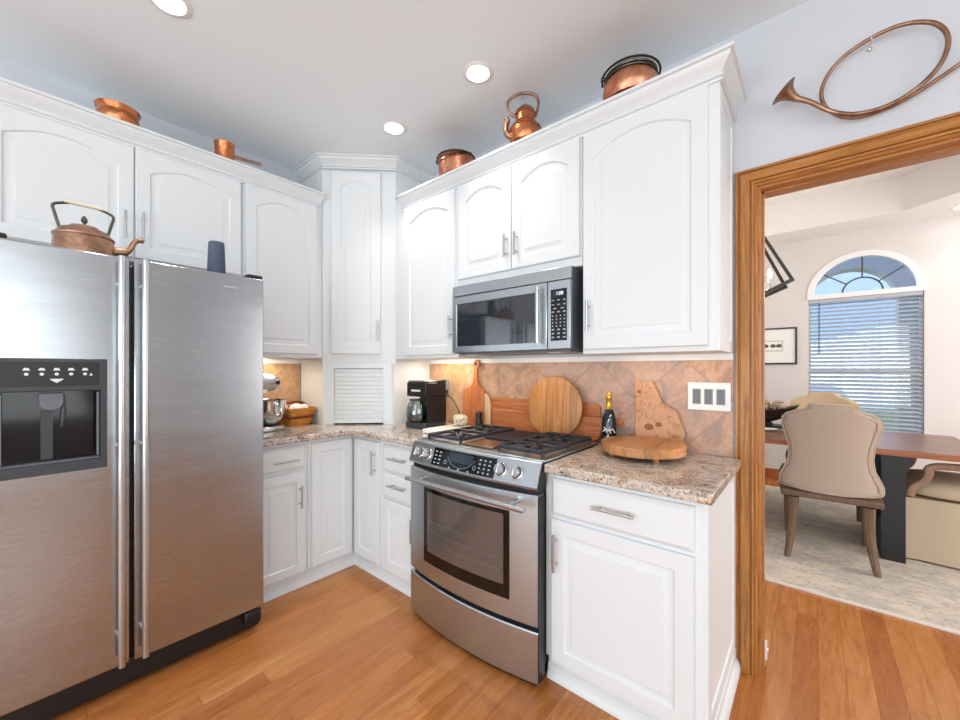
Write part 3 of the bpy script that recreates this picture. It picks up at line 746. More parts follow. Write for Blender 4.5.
# rectangular board
b = MB(); pl = [(1.305, ZT + .008), (2.04, ZT + .008), (2.055, ZT + .02), (2.055, 1.105), (2.035, 1.125), (1.325, 1.125), (1.305, 1.105)]
b.prism([(x, z - .0077) for x, z in pl], -.032, -.0125, 'xz'); b.v = [v for v in b.v]
o = b.build('cutting_board', 'acacia', org=(1.68, -.022, ZT), bevel=.003); tag(o, 'long rectangular reddish board standing against the backsplash behind the round board', 'cutting board')
b = MB(); pl = [(1.34, ZT), (2.03, ZT), (2.06, .935), (2.075, .975), (2.11, 1.005), (2.17, 1.012), (2.185, 1.028), (2.17, 1.044), (2.1, 1.047), (1.34, 1.047)]
b.prism(pl, -.058, -.036, 'xz'); o = b.build('cutting_board', 'acacia', org=(1.7, -.047, ZT), bevel=.004)
tag(o, 'low paddle board with a pointed handle standing beside the bottle', 'cutting board')
b = MB(); b.lathe([(.163, 0), (.172, .004), (.174, .01), (.172, .016), (.163, .02), (0, .02)], (1.807, -.066, ZT + .1745), (0, -1, 0), 56)
b.v = [lean(v, -.086, ZT, .04) for v in b.v]
zmin = min(v.z for v in b.v); b.v = [v + Vector((0, -.018, ZT - zmin)) for v in b.v]
o = b.build('cutting_board', 'teak', org=(1.807, -.09, ZT)); tag(o, 'round striped board standing upright behind the range', 'cutting board')
# paddle with ring handle
c = thing('cutting_board', 'upright paddle board with a ringed neck left of the round board', 'cutting board', (1.2, -.05, ZT))
bl = [(1.07, ZT + .004), (1.268, ZT + .004), (1.268, 1.14), (1.255, 1.165), (1.225, 1.185), (1.207, 1.215), (1.204, 1.27), (1.206, 1.31)]
ring = [(1.1935 + .026 * math.cos(a), 1.338 + .028 * math.sin(a)) for a in [R(-50 + 280 * i / 14) for i in range(15)]]
bl += ring + [(1.176, 1.30), (1.172, 1.26), (1.166, 1.215), (1.145, 1.19), (1.10, 1.172), (1.078, 1.155), (1.07, 1.13)]
b = MB(); b.prism(bl, -.052, -.034, 'xz'); bd = b.build('blade', 'paddle', c, bevel=.003)
b = MB(); b.prism([(1.269, ZT + .004), (1.318, ZT + .004), (1.318, 1.06), (1.312, 1.1), (1.295, 1.13), (1.269, 1.142)], -.052, -.034, 'xz'); o = b.build('sapwood_strip', 'sap', c, bevel=.003); o['label'] = 'pale sapwood strip'
b = MB(); b.lathe([(.012, 0), (.012, .001), (0, .001)], (1.1935, -.0524, 1.338), (0, -1, 0), 20); b.build('hole_shade_disc', 'holeshade', bd)  # flat dark disc on the blade, painted for the shade of the hole
# live-edge slab
pl = [(2.236, ZT + .0), (2.462, ZT), (2.455, .955), (2.468, .985), (2.470, 1.01), (2.452, 1.05), (2.44, 1.085), (2.425, 1.11), (2.395, 1.122), (2.372, 1.138), (2.362, 1.16), (2.35, 1.19), (2.335, 1.218), (2.322, 1.246), (2.29, 1.238), (2.262, 1.24), (2.243, 1.246), (2.238, 1.18), (2.246, 1.1), (2.24, 1.02)]
b = MB(); b.prism(pl, -.045, -.026, 'xz'); c = b.build('cutting_board', 'burl', org=(2.35, -.035, ZT), bevel=.004)
tag(c, 'live-edge slab board leaning on the tiles behind the thick round board', 'cutting board')
for (x, z, r) in ((2.262, 1.19, .011), (2.355, 1.035, .016), (2.31, 1.02, .022), (2.29, 1.13, .004)):
    b = MB(); b.lathe([(r, 0), (r, .0008), (0, .0008)], (x, -.0451, z), (0, -1, 0), 16, 1, .75); b.build('knot', 'knotwood', c)
# thick round board on feet
c = thing('cutting_board', 'thick round butcher block board on short feet right of the range', 'cutting board', (2.338, -.228, ZT))
b = MB(); b.lathe([(.172, 0), (.176, .003), (.176, .037), (.173, .04), (0, .04)], (2.338, -.228, .9345), (0, 0, 1), 64); b.build('block', 'butcher', c, ang=22)
for a in (40, 130, 220, 310):
    b = MB(); b.lathe([(.013, 0), (.016, .0195), (0, .0195)], (2.338 + .135 * math.cos(R(a)), -.228 + .135 * math.sin(R(a)), ZT), (0, 0, 1), 16); b.build('foot', 'butcher', c)
# bottle
c = thing('wine_bottle', 'small dark sparkling wine bottle with gold foil neck', 'bottle', (2.134, -.105, ZT))
bc = (2.134, -.105, ZT)
b = MB(); b.lathe([(.030, 0), (.0355, .004), (.0355, .115), (.033, .14), (.025, .168), (.016, .19), (.0135, .2), (0, .2)], bc); b.build('bottle_glass', 'bottleglass', c)
b = MB(); b.lathe([(.0185, .185), (.0145, .205), (.0135, .235), (.0155, .238), (.0155, .25), (.0135, .253), (.013, .268), (0, .27)], bc); b.build('foil', 'gold', c)
b = MB(); b.tube(smooth_path([(2.122, -.121, ZT + .19), (2.137, -.124, ZT + .195), (2.148, -.118, ZT + .21), (2.15, -.114, ZT + .2)]), [.005] * 18 + [.003], 8) if False else b.tube([(2.138, -.121, ZT + .192), (2.152, -.122, ZT + .198), (2.165, -.116, ZT + .212)], [.008, .006, .004], 8)
b.build('foil_tab', 'gold', c)
b = MB()
for pth in ([(-.9, .075), (-.4, .09), (0, .08), (.5, .088), (.9, .07)], [(-.7, .098), (-.3, .07), (.1, .1), (.2, .066)], [(-.1, .06), (-.1, .035)], [(-.35, .05), (.15, .047)], [(.05, .14), (-.1, .125)], [(.3, .16), (.1, .15)]):
    b.tube([(2.134 +   .0362 * math.sin(a + .39), -.105 -   .0362 * math.cos(a + .39), ZT + z) for a, z in pth], .0028, 6)
b.build('label_script', 'label_white', c)
# switch plate and outlet
c = thing('switch_plate', 'white three-gang switch plate with grey rockers on the stone tiles', 'light switch', (2.561, -.011, 1.177))
MB(TR).box(2.475, 2.647, .0105, .017, 1.114, 1.241).build('plate', 'trimwhite', c, bevel=.003)
for u in (2.513, 2.561, 2.609):
    o = MB(TR).box(u - .017, u + .017, .0172, .0195, 1.142, 1.212).build('rocker', 'rocker', c, bevel=.001)
    b = MB(TR); b.rings([[(uu, d, z) for d, z in ((.0196, 1.148), (.0235, 1.148), (.0205, 1.178), (.0235, 1.206), (.0196, 1.206))] for uu in (u - .012, u + .012)]); b.build('paddle', 'midgrey', o)
c = thing('wall_outlet', 'grey wall outlet behind the coffee maker', 'outlet', (.86, -.011, 1.165))
MB(TR).box(.825, .897, .0105, .016, 1.105, 1.228).build('plate', 'rocker', c, bevel=.002)
for z in (1.14, 1.19): MB(TR).box(.845, .877, .0162, .018, z - .016, z + .016).build('socket', 'midgrey', c, bevel=.001)
# coffee maker
c = thing('coffee_maker', 'black drip coffee maker with glass carafe on the corner counter', 'coffee maker', (.935, -.2, ZT))
cx0, cx1 = .842, 1.03
b = MB(); b.box(cx0, cx1, -.365, -.17, ZT, ZT + .038); b.build('base_plate', 'darkgrey', c, bevel=.006)
b = MB(); b.box(cx0, cx1, -.24, -.17, ZT + .0385, ZT + .205); b.box(cx1 - .012, cx1, -.335, -.2405, ZT + .0385, ZT + .205); b.build('tower', 'black', c)
b = MB(); b.box(cx0, cx1, -.355, -.17, ZT + .2055, ZT + .298); hd = b.build('brew_head', 'black', c, bevel=.006)
b = MB(); b.box(cx0 + .005, cx1 - .012, -.35, -.235, ZT + .2985, ZT + .314); b.build('lid', 'steelbar', c, bevel=.006)
b = MB(); b.box(cx0, cx1, -.23, -.17, ZT + .2985, ZT + .312); b.build('tank_cover', 'black', c, bevel=.003)
b = MB(); b.box(cx0 + .05, cx1 - .05, -.3575, -.3552, ZT + .24, ZT + .252); b.build('badge', 'label_white', hd)
b = MB(); b.lathe([(.055, 0), (.07, .01), (.076, .045), (.073, .09), (.062, .122), (.054, .14)], (.912, -.318, ZT + .0385), (0, 0, 1), 32); b.build('carafe', 'tealglass', c)
b = MB(); b.lathe([(.053, .002), (.066, .012), (.072, .04), (.0715, .048), (0, .048)], (.912, -.318, ZT + .0385), (0, 0, 1), 32); b.build('coffee', 'black', c)
b = MB(); b.lathe([(.056, .1405), (.057, .15), (0, .152)], (.912, -.318, ZT + .0385), (0, 0, 1), 32); b.build('carafe_lid', 'darkgrey', c)
b = MB(); b.tube(smooth_path([(.95, -.375, ZT + .17), (.985, -.40, ZT + .165), (.99, -.40, ZT + .115), (.965, -.375, ZT + .08)]), .008, 8, False, .7); b.build('carafe_handle', 'steelbar', c)
b = MB(); b.tube(smooth_path([(.88, -.026, 1.135), (.9, -.045, 1.125), (.97, -.05, 1.09), (1.03, -.06, 1.03), (1.05, -.055, .98), (1.01, -.04, .95), (.985, -.055, .96)]), .0035, 8)
b.box(.868, .892, -.046, -.0185, 1.128, 1.150); b.build('power_cord', 'rubber', c)
# white board and the bits on it
b = MB(); b.prism([(1.10, -.44), (1.115, -.455), (1.275, -.455), (1.286, -.445), (1.286, -.16), (1.276, -.15), (1.11, -.15), (1.10, -.16)], ZT + .0005, ZT + .0225)
o = b.build('cutting_board', 'linenwhite', org=(1.19, -.3, ZT), bevel=.004); tag(o, 'flat white cutting board lying on the counter left of the range', 'cutting board')
b = MB(); kc = Vector((1.185, -.20, ZT + .0235))
random.seed(3)
for i in range(9):
    a = i * 2.4; r = .012 + .022 * (i / 9)
    b.tube(smooth_path([kc + Vector((r * math.cos(a), r * math.sin(a), .014)), kc + Vector((r * 1.4 * math.cos(a + .7), r * 1.4 * math.sin(a + .7), .03 + .02 * random.random())), kc + Vector((r * 1.5 * math.cos(a + 1.5), r * 1.5 * math.sin(a + 1.5), .05)), kc + Vector((.3 * r * math.cos(a + 2.5), .3 * r * math.sin(a + 2.5), .06))], 4), .0125, 8)
o = b.build('knotted_cloth', 'clay', org=tuple(kc)); tag(o, 'crumpled cream cloth lying on the flat white board', 'cloth')
b = MB(); b.lathe([(.024, 0), (.026, .004), (.023, .05), (.019, .08), (.023, .095), (.021, .107), (.01, .115), (0, .116)], (1.268, -.105, ZT), (0, 0, 1), 24)
o = b.build('pepper_mill', 'black', org=(1.268, -.105, ZT)); tag(o, 'small black pepper mill in front of the paddle board', 'pepper mill')
# stand mixer
c = thing('stand_mixer', 'silver stand mixer half hidden by the fridge', 'mixer', (.27, -1.06, ZT))
b = MB(); mx = .28
b.prism([(mx - .09, -1.23), (mx + .09, -1.23), (mx + .1, -1.05)] + [(mx + .1 * math.cos(a), -1.02 + .1 * math.sin(a)) for a in [PI * i / 12 for i in range(13)]] + [(mx - .1, -1.05)], ZT, ZT + .03); b.build('mixer_base', 'steelbar', c, bevel=.008)
b = MB(); b.lathe([(.055, .03), (.048, .12), (.05, .24), (0, .24)], (mx, -1.165, ZT), (0, 0, 1), 24); b.build('column', 'steelbar', c)
b = MB(); b.lathe([(0.0, -.105), (.045, -.098), (.062, -.06), (.066, 0), (.062, .09), (.05, .15), (.035, .175), (0, .18)], (mx, -1.13, ZT + .30), (0, 1, 0), 28); b.build('motor_head', 'steelbar', c)
b = MB(); b.lathe([(.016, .0), (.016, .02), (.012, .024), (0, .024)], (mx + .04, -.985, ZT + .305), (.3, 1, 0), 16); b.build('attachment_knob', 'black', c)
b = MB(); b.lathe([(.03, .03), (.05, .035), (.085, .07), (.1, .12), (.105, .19), (.107, .192), (.103, .188), (.08, .075), (0, .06)], (mx, -1.015, ZT), (0, 0, 1), 36); b.build('bowl', 'chrome', c)
b = MB(); b.tube(smooth_path([(mx + .1, -1.0, ZT + .17), (mx + .15, -1.0, ZT + .16), (mx + .15, -1.0, ZT + .1), (mx + .095, -1.0, ZT + .1)]), .007, 8); b.build('bowl_handle', 'chrome', c)
b = MB(); b.prism([(-.99, ZT + .195), (-.93, ZT + .195), (-.895, ZT + .265), (-.96, ZT + .25)], mx - .06, mx + .05, 'yz'); b.build('pouring_shield', 'glass', c)
# basket
c = thing('woven_basket', 'small orange woven basket beside the mixer', 'basket', (.17, -.80, ZT), local=True, rotz=R(8))
b = MB(); rs = []
def rr(hx, hy, z, r=.02): return [(sx * (hx - r) + r * math.cos(a), sy * (hy - r) + r * math.sin(a), z) for (sx, sy, a0) in ((1, 1, 0), (-1, 1, 90), (-1, -1, 180), (1, -1, 270)) for a in [R(a0 + 30 * k) for k in range(4)]]
b.rings([rr(.085, .075, 0), rr(.098, .087, .06), rr(.108, .097, .118), rr(.103, .092, .118), rr(.092, .081, .06), rr(.08, .07, .008)]); b.build('weave', 'wicker', c)
b = MB(); b.rings([rr(.1095, .0985, .1), rr(.114, .103, .102), rr(.115, .104, .122), rr(.104, .093, .122), rr(.104, .093, .1), rr(.1095, .0985, .1)], False, False); b.build('rim', 'wicker', c)
b = MB(); b.rings([rr(.0985, .0875, .05), rr(.1015, .0905, .05), rr(.104, .093, .068), rr(.100, .089, .068), rr(.0985, .0875, .05)], False, False); b.build('band', 'wickerred', c)
b = MB(); b.tube([(.0, .1 * math.cos(a), .118 + .04 * math.sin(a)) for a in [PI * i / 12 for i in range(13)]], .0055, 8, False, 1.5); b.build('carry_handle', 'wickerred', c)
random.seed(5)
spots = [(-.04, -.05), (.05, -.045), (.01, .0), (-.045, .045), (.055, .04), (.07, -.005)]
for i, (x, y) in enumerate(spots):
    p = Vector((.17, -.80, 0)) + Matrix.Rotation(R(8), 3, 'Z') @ Vector((x, y, 0))
    b = MB(); b.lathe([(0, -.028), (.018, -.024), (.028, -.01), (.03, .004), (.022, .02), (.01, .03), (0, .032)], (p.x, p.y, ZT + .116), (random.uniform(-.3, .3), random.uniform(-.3, .3), 1), 14, 1, .8)
    o = b.build('paper_packet', 'linenwhite', org=(p.x, p.y, ZT + .09)); tag(o, 'white crumpled packet heaped in the orange basket', 'packet', 'white packets in the basket')
for (x, y) in spots:
    pass
# ------------------------------------------------------------------ copper on top of things
FT = 1.7485
c = thing('copper_kettle', 'squat aged copper kettle with cream grip standing on the fridge', 'kettle', (.60, -1.866, 1.7285))
kz = 1.7285
b = MB(); kc = (.60, -1.866, kz)
b.lathe([(.085, 0), (.094, .01), (.094, .05), (.092, .116), (.095, .12), (.095, .126), (.089, .13), (.074, .150), (.045, .163), (0, .165)], kc, (0, 0, 1), 40); kb = b.build('pot_body', 'copperold', c)
b = MB(); b.lathe([(.045, .1625), (.043, .168), (.02, .174), (0, .176)], kc, (0, 0, 1), 24); ld = b.build('lid', 'copperold', c); b = MB(); b.lathe([(.005, .174), (.005, .182), (.011, .190), (.010, .202), (.003, .214), (0, .215)], kc, (0, 0, 1), 20); b.build('lid_knob', 'pewter', ld)
b = MB(); b.tube(smooth_path([(.60, -1.785, kz + .085), (.603, -1.745, kz + .088), (.606, -1.722, kz + .108), (.609, -1.709, kz + .138), (.611, -1.692, kz + .152), (.613, -1.676, kz + .149)]), [.022] * 6 + [.020, .018, .016, .014, .013, .012] + [.011] * 6 + [.010] * 6 + [.009] * 6 + [.008], 12); b.build('spout', 'copperold', c)
b = MB()
b.tube(smooth_path([(.60, -1.935, kz + .138), (.60, -1.95, kz + .2), (.60, -1.955, kz + .235), (.60, -1.93, kz + .250), (.60, -1.9, kz + .258)]), .0055, 8)
hb = b.build('bail', 'pewter', c); b = MB()
b.tube(smooth_path([(.60, -1.797, kz + .138), (.60, -1.782, kz + .2), (.60, -1.777, kz + .235), (.60, -1.802, kz + .250), (.60, -1.832, kz + .258)]), .0055, 8); hb = b.build('bail', 'pewter', c)
b = MB(); b.tube([(.60, -1.925, kz + .258), (.60, -1.866, kz + .260), (.60, -1.807, kz + .258)], [.0075, .009, .0075], 12); b.build('grip', 'clay', hb)
b = MB(); b.lathe([(.036, 0), (.0375, .004), (.035, .08), (.0325, .15), (.030, .155), (0, .155)], (.765, -1.435, FT - .0005), (0, 0, 1), 32)
o = b.build('smart_speaker', 'speaker', org=(.765, -1.435, FT)); tag(o, 'navy tapered smart speaker standing on the fridge', 'speaker')
CT = 2.502
b = MB(); b.lathe([(.05, 0), (.072, .008), (.082, .03), (.083, .052), (.077, .068), (.077, .072), (.087, .09), (.088, .096), (.085, .097), (.074, .076), (.07, .05), (0, .02)], (.275, -1.722, CT), (0, 0, 1), 40)
o = b.build('copper_bowl', 'copper', org=(.275, -1.722, CT)); tag(o, 'footed copper bowl with flared rim on top of the fridge cabinet', 'bowl')
c = thing('copper_saucepan', 'small copper saucepan with long handle on top of the cabinet', 'saucepan', (.28, -1.258, CT))
b = MB(); b.lathe([(.046, 0), (.05, .004), (.05, .118), (.053, .122), (.053, .127), (.048, .127), (.047, .02), (0, .02)], (.28, -1.258, CT), (0, 0, 1), 36); b.build('pan', 'copper', c)
b = MB(); b.tube([(.28, -1.209, CT + .072), (.285, -1.13, CT + .076), (.29, -1.06, CT + .08)], [.012, .009, .011], 10, False, .45); b.build('handle', 'copperold', c)
CT2 = 2.484
def bail(c, ctr, r, z, drop, mat='bronze'):
    b = MB(); b.tube(smooth_path([(ctr[0] - r, ctr[1], z), (ctr[0] - r * .9, ctr[1] - r * .55, z - drop * .35), (ctr[0], ctr[1] - r * 1.02, z - drop), (ctr[0] + r * .9, ctr[1] - r * .55, z - drop * .35), (ctr[0] + r, ctr[1], z)], 6), .0045, 8)
    return b
c = thing('copper_pot', 'straight-sided copper pot with bail handle at the left end of the range cabinets', 'pot', (1.22, -.27, CT2))
b = MB(); cc = (1.22, -.27, CT2)
b.lathe([(.1, 0), (.106, .006), (.112, .115), (.118, .121), (.118, .127), (.108, .127), (.1, .02), (0, .015)], cc, (0, 0, 1), 40); b.build('pot_body', 'copperpink', c)
b = MB(); b.tube([(cc[0] + .1175 * math.cos(a), cc[1] + .1175 * math.sin(a), CT2 + .125) for a in [2 * PI * i / 32 for i in range(32)]], .005, 8, True)
b.tube([(cc[0] - .12, cc[1], CT2 + .125), (cc[0] - .115, cc[1] - .02, CT2 + .095), (cc[0] - .118, cc[1] - .01, CT2 + .07)], .0045, 8)
b.tube(smooth_path([(cc[0] - .119, cc[1], CT2 + .131), (cc[0] - .09, cc[1] - .085, CT2 + .105), (cc[0], cc[1] - .125, CT2 + .098), (cc[0] + .09, cc[1] - .085, CT2 + .105), (cc[0] + .125, cc[1], CT2 + .125)]), .0045, 8)
b.build('bail_handle', 'bronze', c)
c = thing('copper_kettle', 'tall copper kettle with big looped handle on the cabinet above the microwave', 'kettle', (1.768, -.315, CT2))
cc = (1.768, -.315, CT2)
b = MB(); b.lathe([(.072, 0), (.08, .01), (.081, .05), (.08, .07), (.084, .074), (.08, .08), (.066, .10), (.052, .115), (.049, .15), (.054, .154), (.053, .158), (0, .158)], cc, (0, 0, 1), 40); b.build('pot_body', 'copper', c)
b = MB(); b.lathe([(.054, .1585), (.050, .172), (.035, .188), (.012, .198), (.006, .2), (.008, .208), (.004, .215), (0, .216)], cc, (0, 0, 1), 28); b.build('lid', 'copperold', c)
hd_ = Vector((.80, .6, 0))
b = MB(); k = [(-.05, .145), (-.078, .165), (-.094, .195), (-.088, .232), (-.055, .258), (-.01, .270), (.04, .262), (.066, .235), (.066, .19), (.053, .145)]
b.tube(smooth_path([Vector(cc) + hd_ * a + Vector((0, 0, z)) for a, z in k]), .0075, 10); b.build('loop_handle', 'copperold', c)
b = MB(); sp = [(-.07, .04), (-.098, .06), (-.1, .095), (-.092, .125), (-.1, .14), (-.11, .142)]
pts = smooth_path([Vector(cc) + hd_ * a + Vector((0, 0, z)) for a, z in sp]); b.tube(pts, [.018 - .011 * i / (len(pts) - 1) for i in range(len(pts))], 10); b.build('spout', 'copperold', c)
c = thing('copper_cauldron', 'round-bellied hammered copper cauldron on the large cabinet near the doorway', 'cauldron', (2.302, -.275, CT2))
cc = (2.302, -.275, CT2)
b = MB(); b.lathe([(.07, 0), (.105, .008), (.117, .03), (.119, .055), (.113, .085), (.104, .102), (.099, .115), (.094, .115), (.1, .085), (0, .03)], cc, (0, 0, 1), 44); b.build('pot_body', 'copperpink', c)
b = MB()
b.tube([(cc[0] + .106 * math.cos(a), cc[1] + .106 * math.sin(a), CT2 + .115) for a in [2 * PI * i / 36 for i in range(36)]], .0065, 8, True)
b.tube([(cc[0] + .11 * math.cos(a), cc[1] + .11 * math.sin(a), CT2 + .1) for a in [2 * PI * i / 36 for i in range(36)]], .004, 8, True); b.build('iron_rim', 'pewter', c)
hx = Vector((.82, .57, 0)); hy = Vector((.57, -.82, 0))
b = MB(); pts = []
for i in range(17):
    a = PI * i / 16; pts.append(Vector(cc) + hx * (-.122 * math.cos(a)) + hy * (.118 * math.sin(a)) + Vector((0, 0, .118 + .004 * math.sin(a))))
pts = [Vector(cc) + hx * -.124 + hy * .012 + Vector((0, 0, .075))] + pts
b.tube(smooth_path(pts, 3), .0048, 8); b.build('bail_handle', 'bronze', c)
b = MB()
for s in (-1, 1):
    p = Vector(cc) + hx * (.116 * s) + Vector((0, 0, .115)); b.lathe([(.009, -.012), (.009, .012), (0, .012)], p, hx, 12)
b.build('bail_lug', 'pewter', c)

# ------------------------------------------------------------------ horn over the doorway
c = thing('hunting_horn', 'coiled copper hunting horn hanging over the doorway', 'horn', (3.1, -.035, 2.38))
Yh = -.05
pth = [(2.872, Yh - .03, 2.385), (2.915, Yh - .022, 2.338), (2.975, Yh - .006, 2.278), (3.04, Yh, 2.240), (3.12, Yh, 2.232), (3.195, Yh, 2.268), (3.248, Yh, 2.335), (3.262, Yh, 2.42), (3.232, Yh, 2.492), (3.165, Yh, 2.532), (3.085, Yh, 2.53), (3.005, Yh, 2.492), (2.957, Yh, 2.425), (2.948, Yh + .002, 2.345), (2.985, Yh + .012, 2.27), (3.05, Yh + .018, 2.232), (3.13, Yh + .018, 2.235), (3.20, Yh + .018, 2.262), (3.28, Yh + .018, 2.31), (3.37, Yh + .018, 2.372)]
pth = [(x, y, 2.232 + (z - 2.232) * .885 - (.012 if x < 2.9 else 0)) for x, y, z in pth]; pp = smooth_path(pth, 6); nn = len(pp)
rad = [.0076 + .0042 * math.exp(-i / 5) - .0012 * i / nn for i in range(nn)]
b = MB(); b.tube(pp, rad, 12); b.build('tube', 'copperhorn', c)
ax = (Vector((2.833, Yh - .045, 2.398)) - Vector((2.915, Yh - .022, 2.316))).normalized()
b = MB(); p0 = Vector(pth[0])
b.lathe([(.0122, -.004), (.0145, .012), (.019, .026), (.028, .040), (.041, .051), (.049, .055), (.050, .0565), (.046, .055), (.026, .042), (.014, .02), (.0112, .0)], p0, ax, 36); b.build('bell', 'copperhorn', c)
b = MB(); b.tube([(3.373, Yh + .018, 2.374), (3.40, Yh + .018, 2.394)], [.008, .011], 12); b.build('mouthpiece', 'steelbar', c)
b = MB(); b.tube(smooth_path([(3.081, -.001, 2.484), (3.081, -.02, 2.482), (3.081, -.060, 2.480), (3.081, -.064, 2.494)]), .0025, 8); b.lathe([(.008, 0), (.008, .002), (0, .002)], (3.081, -.0005, 2.484), (0, -1, 0), 12)
o = b.build('wall_hook', 'chrome', org=(3.081, -.001, 2.484)); tag(o, 'small metal wall hook holding up the horn', 'hook')

# ------------------------------------------------------------------ lamps
def can(x, y, z, label, pw=1.5, r=.052, grp='recessed kitchen lights'):
    c = thing('ceiling_light', label, 'ceiling light', (x, y, z), grp)
    b = MB(); b.lathe([(r, -.001), (r + .004, -.006), (r + .022, -.004), (r + .026, -.0005), (r, -.0005)], (x, y, z), (0, 0, 1), 36); b.build('trim_ring', 'trimwhite', c)
    b = MB(); b.lathe([(0, -.003), (r, -.003), (r, -.0008), (0, -.0008)], (x, y, z), (0, 0, 1), 36); b.build('lens', 'lens', c)
    l = bpy.data.lights.new('recessed_lamp', 'AREA'); l.shape = 'DISK'; l.size = .1; l.energy = pw; l.color = (1, .97, .92); l.spread = R(88)
    o = bpy.data.objects.new('recessed_lamp', l); COL.objects.link(o); o.location = (x, y, z - .012)
can(.966, -1.655, H, 'lit recessed ceiling light above the fridge doors')
can(1.657, -.567, H, 'lit recessed ceiling light in front of the tall copper kettle')
can(.978, -.563, H, 'lit recessed ceiling light nearest the corner cupboard')
can(3.952, 3.48, H, 'lit recessed light in the dining room ceiling', .7, .06, None)
for (p, t, sx, sy, e) in (((.16, -.95, 1.366), (.1, -.95, .9), .08, .36, 1.6), ((1.0, -.16, 1.366), (1.0, -.1, .9), .4, .08, 1.5), ((1.69, -.30, 1.378), (1.69, -.1, .9), .5, .05, .6), ((2.37, -.16, 1.366), (2.37, -.1, .9), .4, .08, .35)):
    area('under_cabinet_lamp', p, t, sx, sy, e, (1, .84, .64))

# ------------------------------------------------------------------ dining room: window
WYb = WY + .14
w_ = MB()
# white casing around the opening, mullion, sill, arch head
fo = .03
n = 30
oa = [(wc + (wx1 - wc + .012) * math.cos(PI * i / n), wz1 + .03 + (wr + .012) * math.sin(PI * i / n)) for i in range(n + 1)]
ia = [(wc + (wx1 - wc - .045) * math.cos(PI * i / n), wz1 + .03 + (wr - .045) * math.sin(PI * i / n)) for i in range(n + 1)]
w_.rings([[(x, WY - .012, z) for x, z in ia], [(x, WY + .05, z) for x, z in ia], [(x, WY + .05, z) for x, z in oa], [(x, WY - .012, z) for x, z in oa], [(x, WY - .012, z) for x, z in ia]], False, False, False)
w_.box(wx0 - .012, wx1 + .012, WY - .016, WY + .06, wz1 - .01, wz1 + .038)
w_.box(wx0 - .012, wx0 + .02, WY + .06, WY + .10, wz0, wz1); w_.box(wx1 - .02, wx1 + .012, WY + .06, WY + .10, wz0, wz1)
w_.box(wx0 - .04, wx1 + .04, WY - .03, WY + .1, wz0 - .03, wz0 + .005); w_.box(wx0, wx1, WY + .085, WY + .115, 1.26, 1.30)
win = struct('window_1', w_, 'trimwhite', 'white arched dining room window')
b = MB(); b.tube([(wc + .155 * math.cos(PI * i / 16), WY + .035, wz1 + .04 + .15 * math.sin(PI * i / 16)) for i in range(17)], .008, 8)
for a in (38, 90, 142):
    ca, sa = math.cos(R(a)), math.sin(R(a)); b.tube([(wc + .155 * ca, WY + .035, wz1 + .04 + .15 * sa), (wc + .385 * ca, WY + .035, wz1 + .03 + .375 * sa)], .007, 8)
b.build('muntin', 'black', win)
b = MB(); b.rings([[(x, y, z) for x, z in ia] for y in (WY + .028, WY + .032)]); b.build('pane', 'glass', win)
b = MB(); b.box(wx0 + .02, wx1 - .02, WY + .094, WY + .098, wz0, wz1); b.build('pane', 'glass', win)
c = thing('window_blind', 'white slatted blind half tilted in the dining window', 'blind', (wc, WY + .03, wz0))
b = MB(); b.box(wx0 + .006, wx1 - .006, WY + .005, WY + .055, wz1 - .05, wz1 - .012); b.build('head_rail', 'blind', c)
slat = None
ns = 33
for i in range(ns):
    z = wz1 - .07 - i * .0425
    if z < wz0 + .01: break
    b = MB(); a = R(28); hw = .025; dy, dz = hw * math.cos(a), hw * math.sin(a)
    b.rings([[(x, WY + .03 - dy, z - dz), (x, WY + .03, z + .0015), (x, WY + .03 + dy, z + dz), (x, WY + .03 + dy, z + dz + .0025), (x, WY + .03, z + .004), (x, WY + .03 - dy, z - dz + .0025)] for x in (wx0 + .008, wx1 - .008)])
    b.build('slat', 'blind', c)
for x in (wx0 + .28, wx0 + .57):
    b = MB(); b.tube([(x, WY + .003, wz1 - .04), (x, WY + .003, wz0 + .02)], .0016, 6); b.build('ladder_cord', 'blind', c)
b = MB(); b.tube([(wx0 + .09, WY - .004, wz1 - .05), (wx0 + .09, WY - .004, 1.47)], .0045, 8); b.build('tilt_wand', 'darkgrey', c)
# outside
b = MB(); b.box(-6, 14, WYb + .02, 20, -.35, -.25); struct('ground_outside', b, 'grass', 'green lawn outside')
b = MB(); n = 24
pc = (3.287, 2.214, 0.460)
ai = [(pc[0] + pc[2] * math.cos(PI * i / n), pc[1] + pc[2] * math.sin(PI * i / n)) for i in range(n + 1)]
ao = [(pc[0] + 1.9 * math.cos(PI * i / n), pc[1] + 1.5 * math.sin(PI * i / n)) for i in range(n + 1)]
b.rings([[(x, 5.3, z) for x, z in ai], [(x, 5.6, z) for x, z in ai], [(x, 5.6, z) for x, z in ao], [(x, 5.3, z) for x, z in ao], [(x, 5.3, z) for x, z in ai]], False, False, False)
b.box(pc[0] - 1.9, pc[0] - pc[2], 5.3, 5.6, -.25, pc[1]); b.box(pc[0] + pc[2], pc[0] + 1.9, 5.3, 5.6, -.25, pc[1])
struct('porch_arch', b, 'stucco', 'grey porch arch outside the window')

